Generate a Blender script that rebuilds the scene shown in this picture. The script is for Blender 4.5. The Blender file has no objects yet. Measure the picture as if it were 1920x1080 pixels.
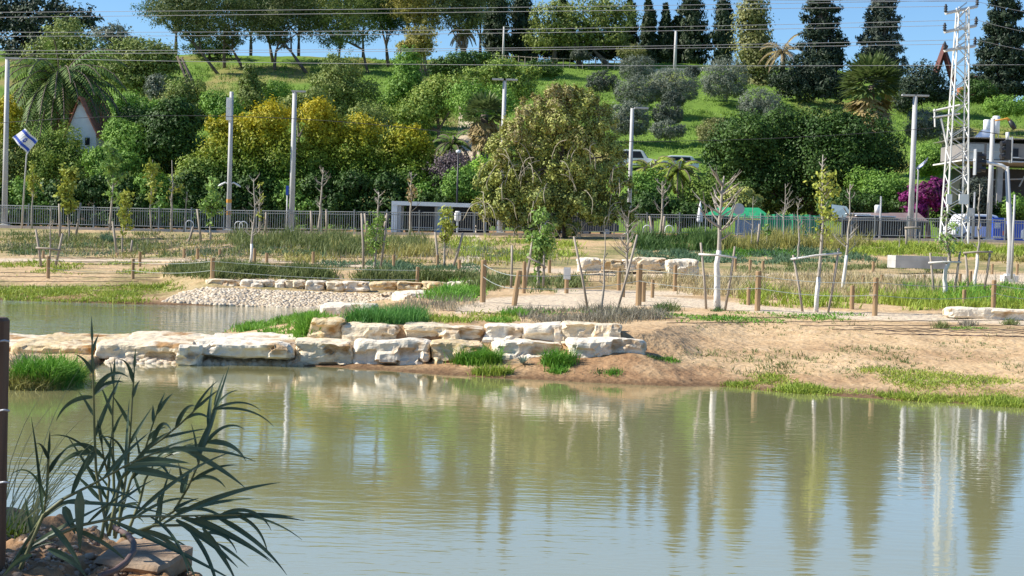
import bpy, math, random
import numpy as np
from mathutils import Vector, Matrix, noise as mnoise

# ---------------------------------------------------------------- camera, world, sun, exposure
SC = bpy.context.scene
COL = SC.collection
CAMZ = 2.4
FPX = 3000.0
PITCH = math.atan(97/3000.0)
ROLL = math.radians(1.7)
Xv = np.array([1., 0, 0])
Fv = np.array([0, math.cos(PITCH), -math.sin(PITCH)])
U0 = np.array([0, math.sin(PITCH), math.cos(PITCH)])
Rv = math.cos(ROLL)*Xv + math.sin(ROLL)*U0
Uv = math.cos(ROLL)*U0 - math.sin(ROLL)*Xv
cam = bpy.data.cameras.new('camera')
camo = bpy.data.objects.new('camera', cam)
COL.objects.link(camo)
cam.sensor_width = 36
cam.lens = FPX/1920*36
cam.clip_start = 0.1
cam.clip_end = 3000
camo.matrix_world = Matrix(((Rv[0], Uv[0], -Fv[0], 0), (Rv[1], Uv[1], -Fv[1], 0), (Rv[2], Uv[2], -Fv[2], CAMZ), (0, 0, 0, 1)))
SC.camera = camo
SUN = Vector((-0.80, -0.03, 0.62)).normalized()
world = bpy.data.worlds.new('World')
SC.world = world
world.use_nodes = True
wn = world.node_tree
bg = wn.nodes['Background']
sky = wn.nodes.new('ShaderNodeTexSky')
sky.sky_type = 'NISHITA'
sky.sun_disc = False
sky.sun_elevation = math.asin(SUN.z)
sky.sun_rotation = math.atan2(SUN.x, SUN.y)
sky.air_density = 1.0
sky.dust_density = 0.0
sky.ozone_density = 3.0
sky.altitude = 0
tint = wn.nodes.new('ShaderNodeMix'); tint.data_type = 'RGBA'; tint.blend_type = 'MULTIPLY'; tint.inputs[0].default_value = 1
tint.inputs[7].default_value = (.70, .89, 1.08, 1)
wn.links.new(sky.outputs[0], tint.inputs[6]); wn.links.new(tint.outputs[2], bg.inputs[0])
bg.inputs[1].default_value = 0.095
sl = bpy.data.lights.new('sun', 'SUN')
sl.energy = 5.0
sl.angle = math.radians(0.5)
sl.color = (1, 0.95, 0.86)
so = bpy.data.objects.new('sun', sl)
COL.objects.link(so)
so.rotation_euler = SUN.to_track_quat('Z', 'Y').to_euler()
SC.view_settings.view_transform = 'Standard'
SC.view_settings.look = 'None'
SC.view_settings.gamma = 1
SC.view_settings.exposure = 0.66

# ---------------------------------------------------------------- projection helpers (1920x1080 photograph pixels)
def ray(px, py):
    px = np.asarray(px, float); py = np.asarray(py, float)
    return Fv + ((px-960)/FPX)[..., None]*Rv + ((540-py)/FPX)[..., None]*Uv
def P(px, py, D):
    d = ray(px, py)
    p = d*(np.asarray(D, float)/d[..., 1])[..., None]
    p[..., 2] += CAMZ
    return p
def proj(X, Y, Z):
    Z = Z-CAMZ
    f = X*Fv[0]+Y*Fv[1]+Z*Fv[2]
    return 960+FPX*(X*Rv[0]+Y*Rv[1]+Z*Rv[2])/f, 540-FPX*(X*Uv[0]+Y*Uv[1]+Z*Uv[2])/f
def mpp(D): return D/FPX

# ---------------------------------------------------------------- noise
def _h(i, j, s):
    n = np.sin(i*127.1+j*311.7+s*74.7)*43758.5453
    return n-np.floor(n)
def vn(x, y, s=0):
    x = np.asarray(x, float); y = np.asarray(y, float)
    i = np.floor(x); j = np.floor(y); f = x-i; g = y-j
    f = f*f*(3-2*f); g = g*g*(3-2*g)
    return (_h(i, j, s)*(1-f)+_h(i+1, j, s)*f)*(1-g)+(_h(i, j+1, s)*(1-f)+_h(i+1, j+1, s)*f)*g-0.5
def fbm(x, y, s=0, o=4):
    r = 0; a = 1
    for k in range(o):
        r = r+a*vn(x*2**k, y*2**k, s+k); a *= 0.5
    return r

# ---------------------------------------------------------------- terrain height
def ss(x, a, b):
    t = np.clip((x-a)/(b-a), 0, 1); return t*t*(3-2*t)
SHX = [-900, 100, 150, 190, 560, 700, 850, 1000, 1200, 1400, 1600, 1750, 1920, 2600]
SHD = [22.5, 23.0, 24.5, 27.8, 28.3, 27.7, 27.2, 26.9, 26.5, 26.3, 25.4, 25.0, 24.5, 22.5]
def shoreD(u): return np.interp(u, SHX, SHD)
def zfence(u): return np.interp(u, [0, 430, 700, 940, 1250, 1500, 1800], [2.0, 2.1, 2.25, 2.42, 2.6, 2.7, 2.85])
def th(X, Y, detail=True):
    X = np.asarray(X, float); Y = np.asarray(Y, float)
    D = np.maximum(Y, 0.5)
    u = 960+3000*X/D
    zf = zfence(u)
    a = np.interp(D, [0, 28, 36, 40, 50, 60, 75], [.7, .7, .72, .76, .86, 1.12, 1.7])
    zb = np.where(D < 75, a, 1.7+(zf-1.7)*np.clip((D-75)/15, 0, 1))
    al = np.interp(D, [0, 48, 56, 65, 80], [.1, .1, .48, .9, 1.4])
    al = np.where(D < 80, al, 1.4+(zf-1.4)*np.clip((D-80)/10, 0, 1))
    k = ss(u, 250, 450)*1.0
    zb = al*(1-k)+zb*k
    # near pond far bank
    ds = D-shoreD(u)
    slope = np.interp(u, [400, 560, 1150, 1400], [.06, .15, .15, .08])
    lim = ds*slope
    rock = ss(u, 540, 575)*(1-ss(u+14*fbm(D*1.3, u/40, 8, 2), 1185, 1330))
    lim = np.where((rock > 0.02), lim*(1-rock)+rock*(np.minimum(ds*np.interp(u, [900, 1100, 1200], [.13, .29, .31]), np.interp(u, [900, 1100], [.3, .42]))+np.interp(u, [900, 1100], [.5, .38])*ss(D, 28.75, 29.5)+np.maximum(D-31, 0)*.12), lim)
    left = 1-ss(u, 480, 575)
    lim = np.where(D < 31.5, lim*(1-left)+left*np.minimum(np.minimum(ds*.3, .13), lim+1), lim*(1-left)+left*(.13+(D-31.5)*.06))
    zl = np.minimum(zb, lim)
    # far pond
    R = np.interp(D, [31, 31.5, 38, 42, 47.7, 49.6], [370, 380, 440, 520, 605, 630])
    far = np.interp(u, [0, 320, 500, 640], [48.6, 48.8, 49.4, 49.6])
    din = np.minimum(np.minimum((D-31.4)*1.6, far-D), (R-u)*D/3000)
    sl2 = np.interp(u, [300, 400], [.062, .19])
    z2 = np.where(din > 0, -din*.3, -din*sl2+.0)
    zl = np.where((D > 31.0), np.minimum(zl, np.where(din > 0, z2, np.maximum(z2, 0.01))), zl)
    # near bank under the camera
    edge = np.interp(u, [-900, 0, 150, 300, 380, 560, 900], [8.2, 7.75, 7.75, 7.35, 7.0, 6.15, 5.2])
    nb = np.interp(D-edge, [-4, -1.5, 0, .35, 1.6], [.92, .97, .9, .55, -.5])
    z = np.where(D < 16, np.maximum(nb, -.5), np.where(ds < 0, ds*.25, zl))
    z = np.maximum(z, -.6)
    # street and hill
    crest = np.interp(u, [-500, 1550, 1720, 2500], [220, 220, 197, 190])
    hz = zf+.4*ss(D, 108, 124)+.245*np.maximum(np.minimum(D, crest)-124, 0)-.02*np.maximum(D-crest-12, 0)
    z = np.where(D > 92, hz, z)
    if detail:
        w = ss(D, 120, 140)
        z = z+w*(.9*fbm(X/11, Y/11, 5, 3)*(1-ss(D, 205, 218)*.6)+.25*fbm(X/2.1, Y/2.1, 9, 2))
        nr = (1-ss(D, 88, 91))
        z = z+nr*(.05*fbm(X/.9, Y/1.2, 3, 4)+.06*fbm(X/3.7, Y/4.5, 13, 2)*ss(D, 30, 40))
        z = z+(D < 12)*(.16*fbm(X/.6, Y/.6, 21, 3)+.10*fbm(X/.12, Y/.12, 25, 3))
    return z
def gp(px, D):
    """ground point in photograph column px at distance D"""
    py = 500.0
    for _ in range(4):
        p = P(px, py, D); z = float(th(p[0], p[1])); _, py = proj(p[0], p[1], z)
    return Vector((p[0], p[1], z))
_DG = np.concatenate([np.linspace(4, 12, 60), np.linspace(12.2, 92, 500), np.linspace(92.5, 240, 200)])
_UG = np.arange(-420, 2440, 3.0)
_TG = None
def ghit(px, py):
    """where the line of sight through the pixel meets the ground (a sight line keeps X/Y constant, so one table serves all)"""
    global _TG
    if _TG is None:
        _TG = th((_UG[:, None]-960)/3000*_DG[None], np.broadcast_to(_DG, (len(_UG), len(_DG)))).astype(np.float32)
    px = np.atleast_1d(np.asarray(px, float)); py = np.atleast_1d(np.asarray(py, float))
    out = np.zeros((len(px), 3)); ok = np.zeros(len(px), bool)
    for s in range(0, len(px), 4000):
        d = ray(px[s:s+4000], py[s:s+4000])
        d = d/d[:, 1:2]
        fu = np.clip((960+3000*d[:, 0]-_UG[0])/3.0, 0, len(_UG)-1.001); iu = fu.astype(int); fu = (fu-iu)[:, None].astype(np.float32)
        T = _TG[iu]*(1-fu)+_TG[iu+1]*fu
        Z = CAMZ+d[:, 2:3]*_DG
        b = Z < T
        i = np.argmax(b, axis=1); o = b.any(axis=1) & (i > 0)
        i = np.maximum(i, 1); r = np.arange(len(i))
        g0 = Z[r, i-1]-T[r, i-1]; g1 = Z[r, i]-T[r, i]
        t = np.clip(g0/np.maximum(g0-g1, 1e-6), 0, 1)
        D = _DG[i-1]+(_DG[i]-_DG[i-1])*t
        out[s:s+4000, 0] = d[:, 0]*D; out[s:s+4000, 1] = D; out[s:s+4000, 2] = CAMZ+d[:, 2]*D
        ok[s:s+4000] = o
    return out, ok
def G(px, py):
    o, k = ghit([px], [py]); return Vector(o[0])

# ---------------------------------------------------------------- object helpers
def tag(o, label=None, cat=None, group=None, kind=None):
    if label: o['label'] = label
    if cat: o['category'] = cat
    if group: o['group'] = group
    if kind: o['kind'] = kind
    return o
def thing(name, loc, label, cat, group=None, rz=0):
    o = bpy.data.objects.new(name, None)
    COL.objects.link(o)
    o.location = loc; o.rotation_euler = (0, 0, rz)
    o.empty_display_size = .2
    return tag(o, label, cat, group)
def link(name, me, mats, parent=None):
    o = bpy.data.objects.new(name, me)
    COL.objects.link(o)
    for m in (mats if isinstance(mats, (list, tuple)) else [mats]): me.materials.append(m)
    if parent: o.parent = parent
    return o
class MB:
    """collects shapes into one mesh"""
    def __init__(s): s.v = []; s.f = []; s.mi = []; s.m = 0
    def add(s, vs, fs):
        b = len(s.v); s.v += [tuple(v) for v in vs]
        s.f += [tuple(b+i for i in f) for f in fs]; s.mi += [s.m]*len(fs)
    def box(s, c, d, M=None):
        x, y, z = d[0]/2, d[1]/2, d[2]/2
        vs = [Vector((a*x, b*y, e*z)) for a in (-1, 1) for b in (-1, 1) for e in (-1, 1)]
        if M is not None: vs = [M @ v for v in vs]
        c = Vector(c)
        s.add([v+c for v in vs], [(0, 1, 3, 2), (4, 6, 7, 5), (0, 4, 5, 1), (2, 3, 7, 6), (0, 2, 6, 4), (1, 5, 7, 3)])
    def tube(s, pts, rad, n=6, cap=True):
        pts = [Vector(p) for p in pts]
        if not isinstance(rad, (list, tuple)): rad = [rad]*len(pts)
        vs = []
        ref = None
        for i, p in enumerate(pts):
            t = (pts[min(i+1, len(pts)-1)]-pts[max(i-1, 0)])
            t = t.normalized() if t.length > 1e-9 else Vector((0, 0, 1))
            if ref is None: ref = Vector((1, 0, 0)) if abs(t.x) < .9 else Vector((0, 1, 0))
            a = (ref-t*ref.dot(t)).normalized(); ref = a; b = t.cross(a)
            for k in range(n):
                an = 2*math.pi*k/n
                vs.append(p+(a*math.cos(an)+b*math.sin(an))*rad[i])
        fs = []
        for i in range(len(pts)-1):
            for k in range(n):
                fs.append((i*n+k, i*n+(k+1) % n, (i+1)*n+(k+1) % n, (i+1)*n+k))
        if cap:
            fs.append(tuple(range(n-1, -1, -1))); fs.append(tuple((len(pts)-1)*n+k for k in range(n)))
        s.add(vs, fs)
    def prism(s, poly, depth, M):
        """polygon in xz extruded along y, placed by matrix M"""
        n = len(poly)
        vs = [M @ Vector((p[0], -depth/2, p[1])) for p in poly]+[M @ Vector((p[0], depth/2, p[1])) for p in poly]
        fs = [tuple(range(n)), tuple(range(2*n-1, n-1, -1))]+[(i, n+i, n+(i+1) % n, (i+1) % n) for i in range(n)]
        s.add(vs, fs)
    def strip(s, pts, w, side):
        """flat ribbon along pts with widths w, side vectors"""
        b = []
        for p, ww, sd in zip(pts, w, side):
            b += [p-sd*ww/2, p+sd*ww/2]
        s.add(b, [(2*i, 2*i+1, 2*i+3, 2*i+2) for i in range(len(pts)-1)])
    def mesh(s, name, smooth=False):
        me = bpy.data.meshes.new(name)
        me.from_pydata(s.v, [], s.f)
        if any(s.mi): me.polygons.foreach_set('material_index', s.mi)
        if smooth: me.polygons.foreach_set('use_smooth', [True]*len(s.f))
        me.update()
        return me
    def build(s, name, mats, parent=None, smooth=False):
        return link(name, s.mesh(name, smooth), mats, parent)
def npmesh(name, V, F, smooth=False):
    me = bpy.data.meshes.new(name)
    n, k = F.shape
    me.vertices.add(len(V)); me.vertices.foreach_set('co', np.ascontiguousarray(V, dtype=np.float32).ravel())
    me.loops.add(n*k); me.loops.foreach_set('vertex_index', np.ascontiguousarray(F, dtype=np.int32).ravel())
    me.polygons.add(n)
    me.polygons.foreach_set('loop_start', np.arange(0, n*k, k, dtype=np.int32))
    if smooth: me.polygons.foreach_set('use_smooth', np.ones(n, bool))
    me.update(calc_edges=True)
    return me

# ---------------------------------------------------------------- materials
def C3(c): return (c[0], c[1], c[2], 1)
def mat(name, cols, scale=2.0, rough=.8, island=0.0, bump=0.0, bscale=None, trans=0.0, metal=0.0, detail=4, pos=None, spec=.5, stretch=None, zramp=None):
    m = bpy.data.materials.new(name); m.use_nodes = True
    nt = m.node_tree; N = nt.nodes; L = nt.links
    p = N['Principled BSDF']; out = N['Material Output']
    p.inputs['Roughness'].default_value = rough; p.inputs['Metallic'].default_value = metal
    p.inputs['Specular IOR Level'].default_value = spec
    tc = N.new('ShaderNodeTexCoord'); src = tc.outputs['Object']
    if stretch:
        mp = N.new('ShaderNodeMapping'); mp.inputs['Scale'].default_value = stretch
        L.new(src, mp.inputs[0]); src = mp.outputs[0]
    if len(cols) == 1: cols = [cols[0], tuple(c*.82 for c in cols[0])]
    no = N.new('ShaderNodeTexNoise'); no.inputs['Scale'].default_value = scale; no.inputs['Detail'].default_value = detail
    L.new(src, no.inputs['Vector'])
    fac = no.outputs[0]
    mr = N.new('ShaderNodeMapRange'); mr.inputs['From Min'].default_value = .28; mr.inputs['From Max'].default_value = .72
    L.new(fac, mr.inputs[0]); fac = mr.outputs[0]
    if island > 0:
        g = N.new('ShaderNodeNewGeometry')
        mx = N.new('ShaderNodeMix'); mx.inputs[0].default_value = island
        L.new(fac, mx.inputs[2]); L.new(g.outputs['Random Per Island'], mx.inputs[3]); fac = mx.outputs[0]
    if zramp:
        z0, z1, w = zramp
        sp = N.new('ShaderNodeSeparateXYZ'); L.new(tc.outputs['Object'], sp.inputs[0])
        m2 = N.new('ShaderNodeMapRange'); m2.inputs['From Min'].default_value = z0; m2.inputs['From Max'].default_value = z1
        L.new(sp.outputs[2], m2.inputs[0])
        m3 = N.new('ShaderNodeMix'); m3.inputs[0].default_value = w
        L.new(fac, m3.inputs[2]); L.new(m2.outputs[0], m3.inputs[3]); fac = m3.outputs[0]
    r = N.new('ShaderNodeValToRGB'); el = r.color_ramp.elements
    n = len(cols); pos = pos or [i/(n-1) for i in range(n)]
    el[0].position = pos[0]; el[0].color = C3(cols[0]); el[1].position = pos[-1]; el[1].color = C3(cols[-1])
    for i in range(1, n-1):
        e = el.new(pos[i]); e.color = C3(cols[i])
    L.new(fac, r.inputs[0]); L.new(r.outputs[0], p.inputs['Base Color'])
    if bump:
        nb = N.new('ShaderNodeTexNoise'); nb.inputs['Scale'].default_value = bscale or scale*4; nb.inputs['Detail'].default_value = 6
        L.new(src, nb.inputs['Vector'])
        b = N.new('ShaderNodeBump'); b.inputs['Strength'].default_value = 1; b.inputs['Distance'].default_value = bump
        L.new(nb.outputs[0], b.inputs['Height']); L.new(b.outputs[0], p.inputs['Normal'])
    if trans:
        t = N.new('ShaderNodeBsdfTranslucent'); L.new(r.outputs[0], t.inputs[0])
        ms = N.new('ShaderNodeMixShader'); ms.inputs[0].default_value = trans
        L.new(p.outputs[0], ms.inputs[1]); L.new(t.outputs[0], ms.inputs[2]); L.new(ms.outputs[0], out.inputs[0])
    return m
def leafm(name, cols, scale=.35, trans=.25, rough=.6, island=.45, zramp=None, pos=None):
    return mat(name, cols, scale=scale, rough=rough, island=island, trans=trans, zramp=zramp, pos=pos, spec=.3, detail=3)
# ---------------------------------------------------------------- palette
M = {}
M['bark'] = mat('bark', [(.10, .075, .055), (.17, .13, .10), (.06, .045, .035)], 3, .9, bump=.03)
M['palebark'] = mat('pale_bark', [(.42, .38, .32), (.28, .24, .19)], 6, .9, bump=.005, bscale=30)
M['whitewash'] = mat('whitewash', [(.80, .78, .74), (.62, .58, .52)], 7, .85, bump=.004, bscale=40)
M['stake'] = mat('stake_wood', [(.42, .36, .29), (.27, .22, .17)], 5, .85, bump=.004, bscale=30, stretch=(1, 1, .2))
M['wood'] = mat('post_wood', [(.42, .28, .14), (.30, .19, .095), (.48, .33, .18)], 4, .8, bump=.006, bscale=24, stretch=(1, 1, .15))
M['darkwood'] = mat('dark_wood', [(.17, .095, .055), (.09, .05, .03), (.24, .145, .09)], 6, .8, bump=.008, bscale=18, stretch=(1, 1, .08))
M['galv'] = mat('galvanised', [(.50, .51, .52), (.40, .41, .43)], 3, .5, metal=.25)
M['polegrey'] = mat('pole_grey', [(.52, .51, .49), (.42, .41, .40)], 1.5, .6)
M['fence'] = mat('fence_grey', [(.36, .38, .38), (.28, .30, .30)], 2, .55, metal=.2)
M['pylon'] = mat('pylon_steel', [(.74, .72, .68), (.56, .54, .50)], 1.2, .6)
M['conc'] = mat('concrete', [(.50, .47, .42), (.38, .36, .32)], 2.5, .9, bump=.004, bscale=30)
M['whitec'] = mat('white_concrete', [(.74, .72, .68), (.62, .60, .56)], 3, .85, bump=.004, bscale=30)
M['white'] = mat('white_paint', [(.80, .80, .79), (.72, .72, .71)], 2, .5)
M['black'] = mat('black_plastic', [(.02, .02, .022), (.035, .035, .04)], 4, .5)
M['darkglass'] = mat('dark_glass', [(.012, .014, .022), (.02, .022, .03)], 2, .35, spec=.2)
M['blue'] = mat('flag_blue', [(.03, .08, .42), (.04, .10, .5)], 3, .8)
M['truckblue'] = mat('truck_blue', [(.02, .07, .42), (.03, .09, .5)], 2, .45)
M['green'] = mat('green_sheet', [(.015, .25, .10), (.02, .34, .14), (.01, .17, .07)], 2.5, .7, bump=.02, bscale=5)
M['orange'] = mat('orange_paint', [(.75, .36, .05), (.66, .30, .04)], 3, .6)
M['rust'] = mat('rust_paint', [(.16, .035, .025), (.10, .025, .02)], 2, .7)
M['terracotta'] = mat('roof_tiles', [(.45, .16, .08), (.33, .11, .055), (.55, .22, .12)], 3, .8, bump=.05, bscale=9)
M['drywood'] = mat('dry_cane', [(.40, .35, .25), (.26, .22, .16)], 8, .8)
M['rope'] = mat('rope', [(.34, .40, .37), (.46, .48, .45)], 20, .8)
M['wire'] = mat('wire', [(.50, .50, .50), (.36, .36, .37)], .2, .5, metal=.3)
M['darkwire'] = mat('dark_wire', [(.03, .03, .035), (.05, .05, .05)], .2, .6)
M['pipe'] = mat('brown_pipe', [(.16, .10, .085), (.11, .07, .06)], 9, .6)
M['drip'] = mat('drip_line', [(.07, .05, .045), (.12, .08, .07)], 5, .6)

# ---------------------------------------------------------------- ground sheet
def poly_in(px, py, poly):
    ins = np.zeros(np.shape(px), bool); n = len(poly)
    for i in range(n):
        x1, y1 = poly[i]; x2, y2 = poly[(i+1) % n]
        c = ((y1 > py) != (y2 > py)) & (px < (x2-x1)*(py-y1)/((y2-y1) if y2 != y1 else 1e-9)+x1)
        ins ^= c
    return ins
def band(px, py, top, bot, soft=3.0):
    """1 between two image curves laid on the ground"""
    t = np.interp(px, [p[0] for p in top], [p[1] for p in top], left=-1e4, right=-1e4)
    b = np.interp(px, [p[0] for p in bot], [p[1] for p in bot], left=-2e4, right=-2e4)
    return np.clip((py-t)/soft, 0, 1)*np.clip((b-py)/soft, 0, 1)
def build_ground():
    us = np.concatenate([np.linspace(-4200, -400, 40, endpoint=False), np.linspace(-400, 2350, 620), np.linspace(2360, 6200, 40)])
    Ds = np.concatenate([np.linspace(.6, 5, 30, endpoint=False), np.linspace(5, 10, 160, endpoint=False), np.linspace(10, 23, 20, endpoint=False), 23*np.exp(np.linspace(0, 1, 560)*math.log(92/23.)), np.linspace(92.6, 240, 260), np.linspace(250, 900, 12)])
    Uu, DD = np.meshgrid(us, Ds)
    X = (Uu-960)/3000*DD; Y = DD
    Z = th(X, Y)
    nr, nc = X.shape
    V = np.stack([X, Y, Z], -1).reshape(-1, 3)
    i = np.arange(nr*nc).reshape(nr, nc)
    F = np.stack([i[:-1, :-1], i[:-1, 1:], i[1:, 1:], i[1:, :-1]], -1).reshape(-1, 4)
    me = npmesh('ground', V, F, True)
    px, py = proj(X, Y, Z)
    n1 = fbm(X/2.5, Y/2.5, 31, 4); n2 = fbm(X/.6, Y/.8, 37, 3)
    pth = band(px, py, [(-300, 482), (300, 484), (560, 484), (700, 497), (860, 503)], [(-300, 492), (300, 492), (560, 494), (700, 505), (900, 511)], 3)
    pth = np.maximum(pth, band(px, py, [(855, 575), (920, 557), (1010, 551), (1200, 550), (1330, 560), (1450, 574), (1600, 583), (1800, 588), (2100, 596)], [(855, 590), (1000, 584), (1200, 577), (1330, 580), (1450, 590), (1600, 601), (1800, 606), (2100, 622)], 4))
    pth = np.maximum(pth, band(px, py, [(980, 499), (1100, 504), (1320, 512), (1500, 510), (1640, 512), (2100, 512)], [(980, 510), (1100, 518), (1320, 524), (1500, 519), (1640, 524), (2100, 545)], 4))
    pth = np.maximum(pth, band(px, py, [(1040, 540), (1300, 545)], [(1040, 556), (1300, 556)], 4))
    ds = DD-shoreD(Uu)
    mud = np.clip(1-(ds-.5)/2.4+n2*1.5+n1*.5, 0, 1)*(DD < 34)*(1-ss(Uu, 1250, 1500)*.4)
    mud = np.maximum(mud, (DD > 45)*(DD < 53)*(Uu < 420)*np.clip(1-(Z-.02)/.22+n2, 0, 1))
    mud = np.maximum(mud, (Z < .03)*1.0)
    mud = np.maximum(mud, (DD < 12)*1.); mud = np.maximum(mud, (DD > 107)*(DD < 121)*1.)
    mud = np.maximum(mud, np.clip(n1*1.5-.1, 0, .55)*(DD > 25)*(DD < 60))
    grn = (DD > 121).astype(float)
    dry = np.clip((fbm(X/6, Y/9, 77, 3)-.12)*3, 0, 1)*(DD > 122)
    dry = np.maximum(dry, (DD > 122)*ss(px, 380, 420)*(1-ss(px, 560, 600))*ss(py, 118, 128)*(1-ss(py, 150, 160))*.8)
    g2 = (DD > 50)*(DD < 91)*np.clip(.48+n1*1.1+n2*.6, 0, 1)*.85
    g2 = np.maximum(g2, (DD > 34)*(DD < 60)*np.clip(n1*1.6-.25+n2*.6, 0, 1)*.6)
    grn = np.maximum(grn, g2*(1-pth))
    col = np.stack([grn, mud, pth, dry], -1).reshape(-1, 4).astype(np.float32)
    at = me.color_attributes.new('zones', 'FLOAT_COLOR', 'POINT')
    at.data.foreach_set('color', col.ravel())
    m = bpy.data.materials.new('ground'); m.use_nodes = True
    nt = m.node_tree; N = nt.nodes; L = nt.links; p = N['Principled BSDF']
    p.inputs['Roughness'].default_value = .95; p.inputs['Specular IOR Level'].default_value = .15
    a = N.new('ShaderNodeAttribute'); a.attribute_name = 'zones'
    sp = N.new('ShaderNodeSeparateColor'); L.new(a.outputs['Color'], sp.inputs[0])
    tc = N.new('ShaderNodeTexCoord')
    def nz(s, d=5, mpv=None):
        o = N.new('ShaderNodeTexNoise'); o.inputs['Scale'].default_value = s; o.inputs['Detail'].default_value = d
        L.new(tc.outputs['Object'], o.inputs['Vector'])
        r = N.new('ShaderNodeMapRange'); r.inputs['From Min'].default_value = .3; r.inputs['From Max'].default_value = .7
        L.new(o.outputs[0], r.inputs[0]); return r.outputs[0]
    def ramp(f, cs):
        r = N.new('ShaderNodeValToRGB'); e = r.color_ramp.elements
        e[0].color = C3(cs[0]); e[1].color = C3(cs[-1])
        for k in range(1, len(cs)-1):
            x = e.new(k/(len(cs)-1)); x.color = C3(cs[k])
        L.new(f, r.inputs[0]); return r.outputs[0]
    def mix(f, A, B):
        x = N.new('ShaderNodeMix'); x.data_type = 'RGBA'
        L.new(f, x.inputs[0]); L.new(A, x.inputs[6]); L.new(B, x.inputs[7]); return x.outputs[2]
    nA = nz(2.2); nB = nz(14, 4); nC = nz(.25, 4)
    mm = N.new('ShaderNodeMix'); mm.inputs[0].default_value = .55; L.new(nA, mm.inputs[2]); L.new(nB, mm.inputs[3])
    sand = ramp(mm.outputs[0], [(.40, .255, .13), (.56, .39, .215), (.67, .50, .31)])
    mud_c = ramp(mm.outputs[0], [(.20, .11, .055), (.33, .195, .10), (.42, .27, .145)])
    path_c = ramp(mm.outputs[0], [(.56, .44, .30), (.66, .54, .39)])
    g_c = ramp(mm.outputs[0], [(.07, .13, .025), (.14, .235, .035), (.22, .32, .05)])
    gd = ramp(mm.outputs[0], [(.10, .13, .03), (.22, .22, .08)])
    dry_c = ramp(mm.outputs[0], [(.20, .20, .05), (.34, .27, .11)])
    far = N.new('ShaderNodeSeparateXYZ'); L.new(tc.outputs['Object'], far.inputs[0])
    fr = N.new('ShaderNodeMapRange'); fr.inputs['From Min'].default_value = 104; fr.inputs['From Max'].default_value = 106; L.new(far.outputs[1], fr.inputs[0])
    gmix = mix(fr.outputs[0], gd, g_c)
    gmix = mix(a.outputs['Alpha'], gmix, dry_c)
    c = mix(sp.outputs[0], sand, gmix)
    c = mix(sp.outputs[1], c, mud_c)
    c = mix(sp.outputs[2], c, path_c)
    wz = N.new('ShaderNodeMapRange'); wz.inputs['From Min'].default_value = .02; wz.inputs['From Max'].default_value = .10; wz.inputs['To Min'].default_value = .5; wz.inputs['To Max'].default_value = 1
    L.new(far.outputs[2], wz.inputs[0])
    wet = N.new('ShaderNodeMix'); wet.data_type = 'RGBA'; wet.blend_type = 'MULTIPLY'; wet.inputs[0].default_value = 1
    L.new(c, wet.inputs[6]); L.new(wz.outputs[0], wet.inputs[7]); c = wet.outputs[2]
    L.new(c, p.inputs['Base Color'])
    b = N.new('ShaderNodeBump'); b.inputs['Distance'].default_value = .03; b.inputs['Strength'].default_value = .9
    n9 = nz(7, 8); L.new(n9, b.inputs['Height']); L.new(b.outputs[0], p.inputs['Normal'])
    o = link('ground', me, m); tag(o, kind='structure')
build_ground()

# ---------------------------------------------------------------- street behind the railings
def build_street():
    us = np.linspace(-1500, 3400, 120)
    for nm, Ds, up, m in (('pavement', [92.3, 93.5, 95, 96.5], .05, mat('paving', [(.36, .34, .31), (.28, .27, .25)], 3, .9)), ('road', [96.52, 99, 102, 105, 108], .03, mat('asphalt', [(.05, .05, .052), (.07, .07, .07)], 3, .9))):
        Uu, DD = np.meshgrid(us, np.array(Ds)); X = (Uu-960)/3000*DD
        Z = th(X, DD, False)+up
        V = np.stack([X, DD, Z], -1).reshape(-1, 3); i = np.arange(V.shape[0]).reshape(X.shape)
        F = np.stack([i[:-1, :-1], i[:-1, 1:], i[1:, 1:], i[1:, :-1]], -1).reshape(-1, 4)
        tag(link(nm, npmesh(nm, V, F), m), kind='structure')
build_street()

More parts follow.
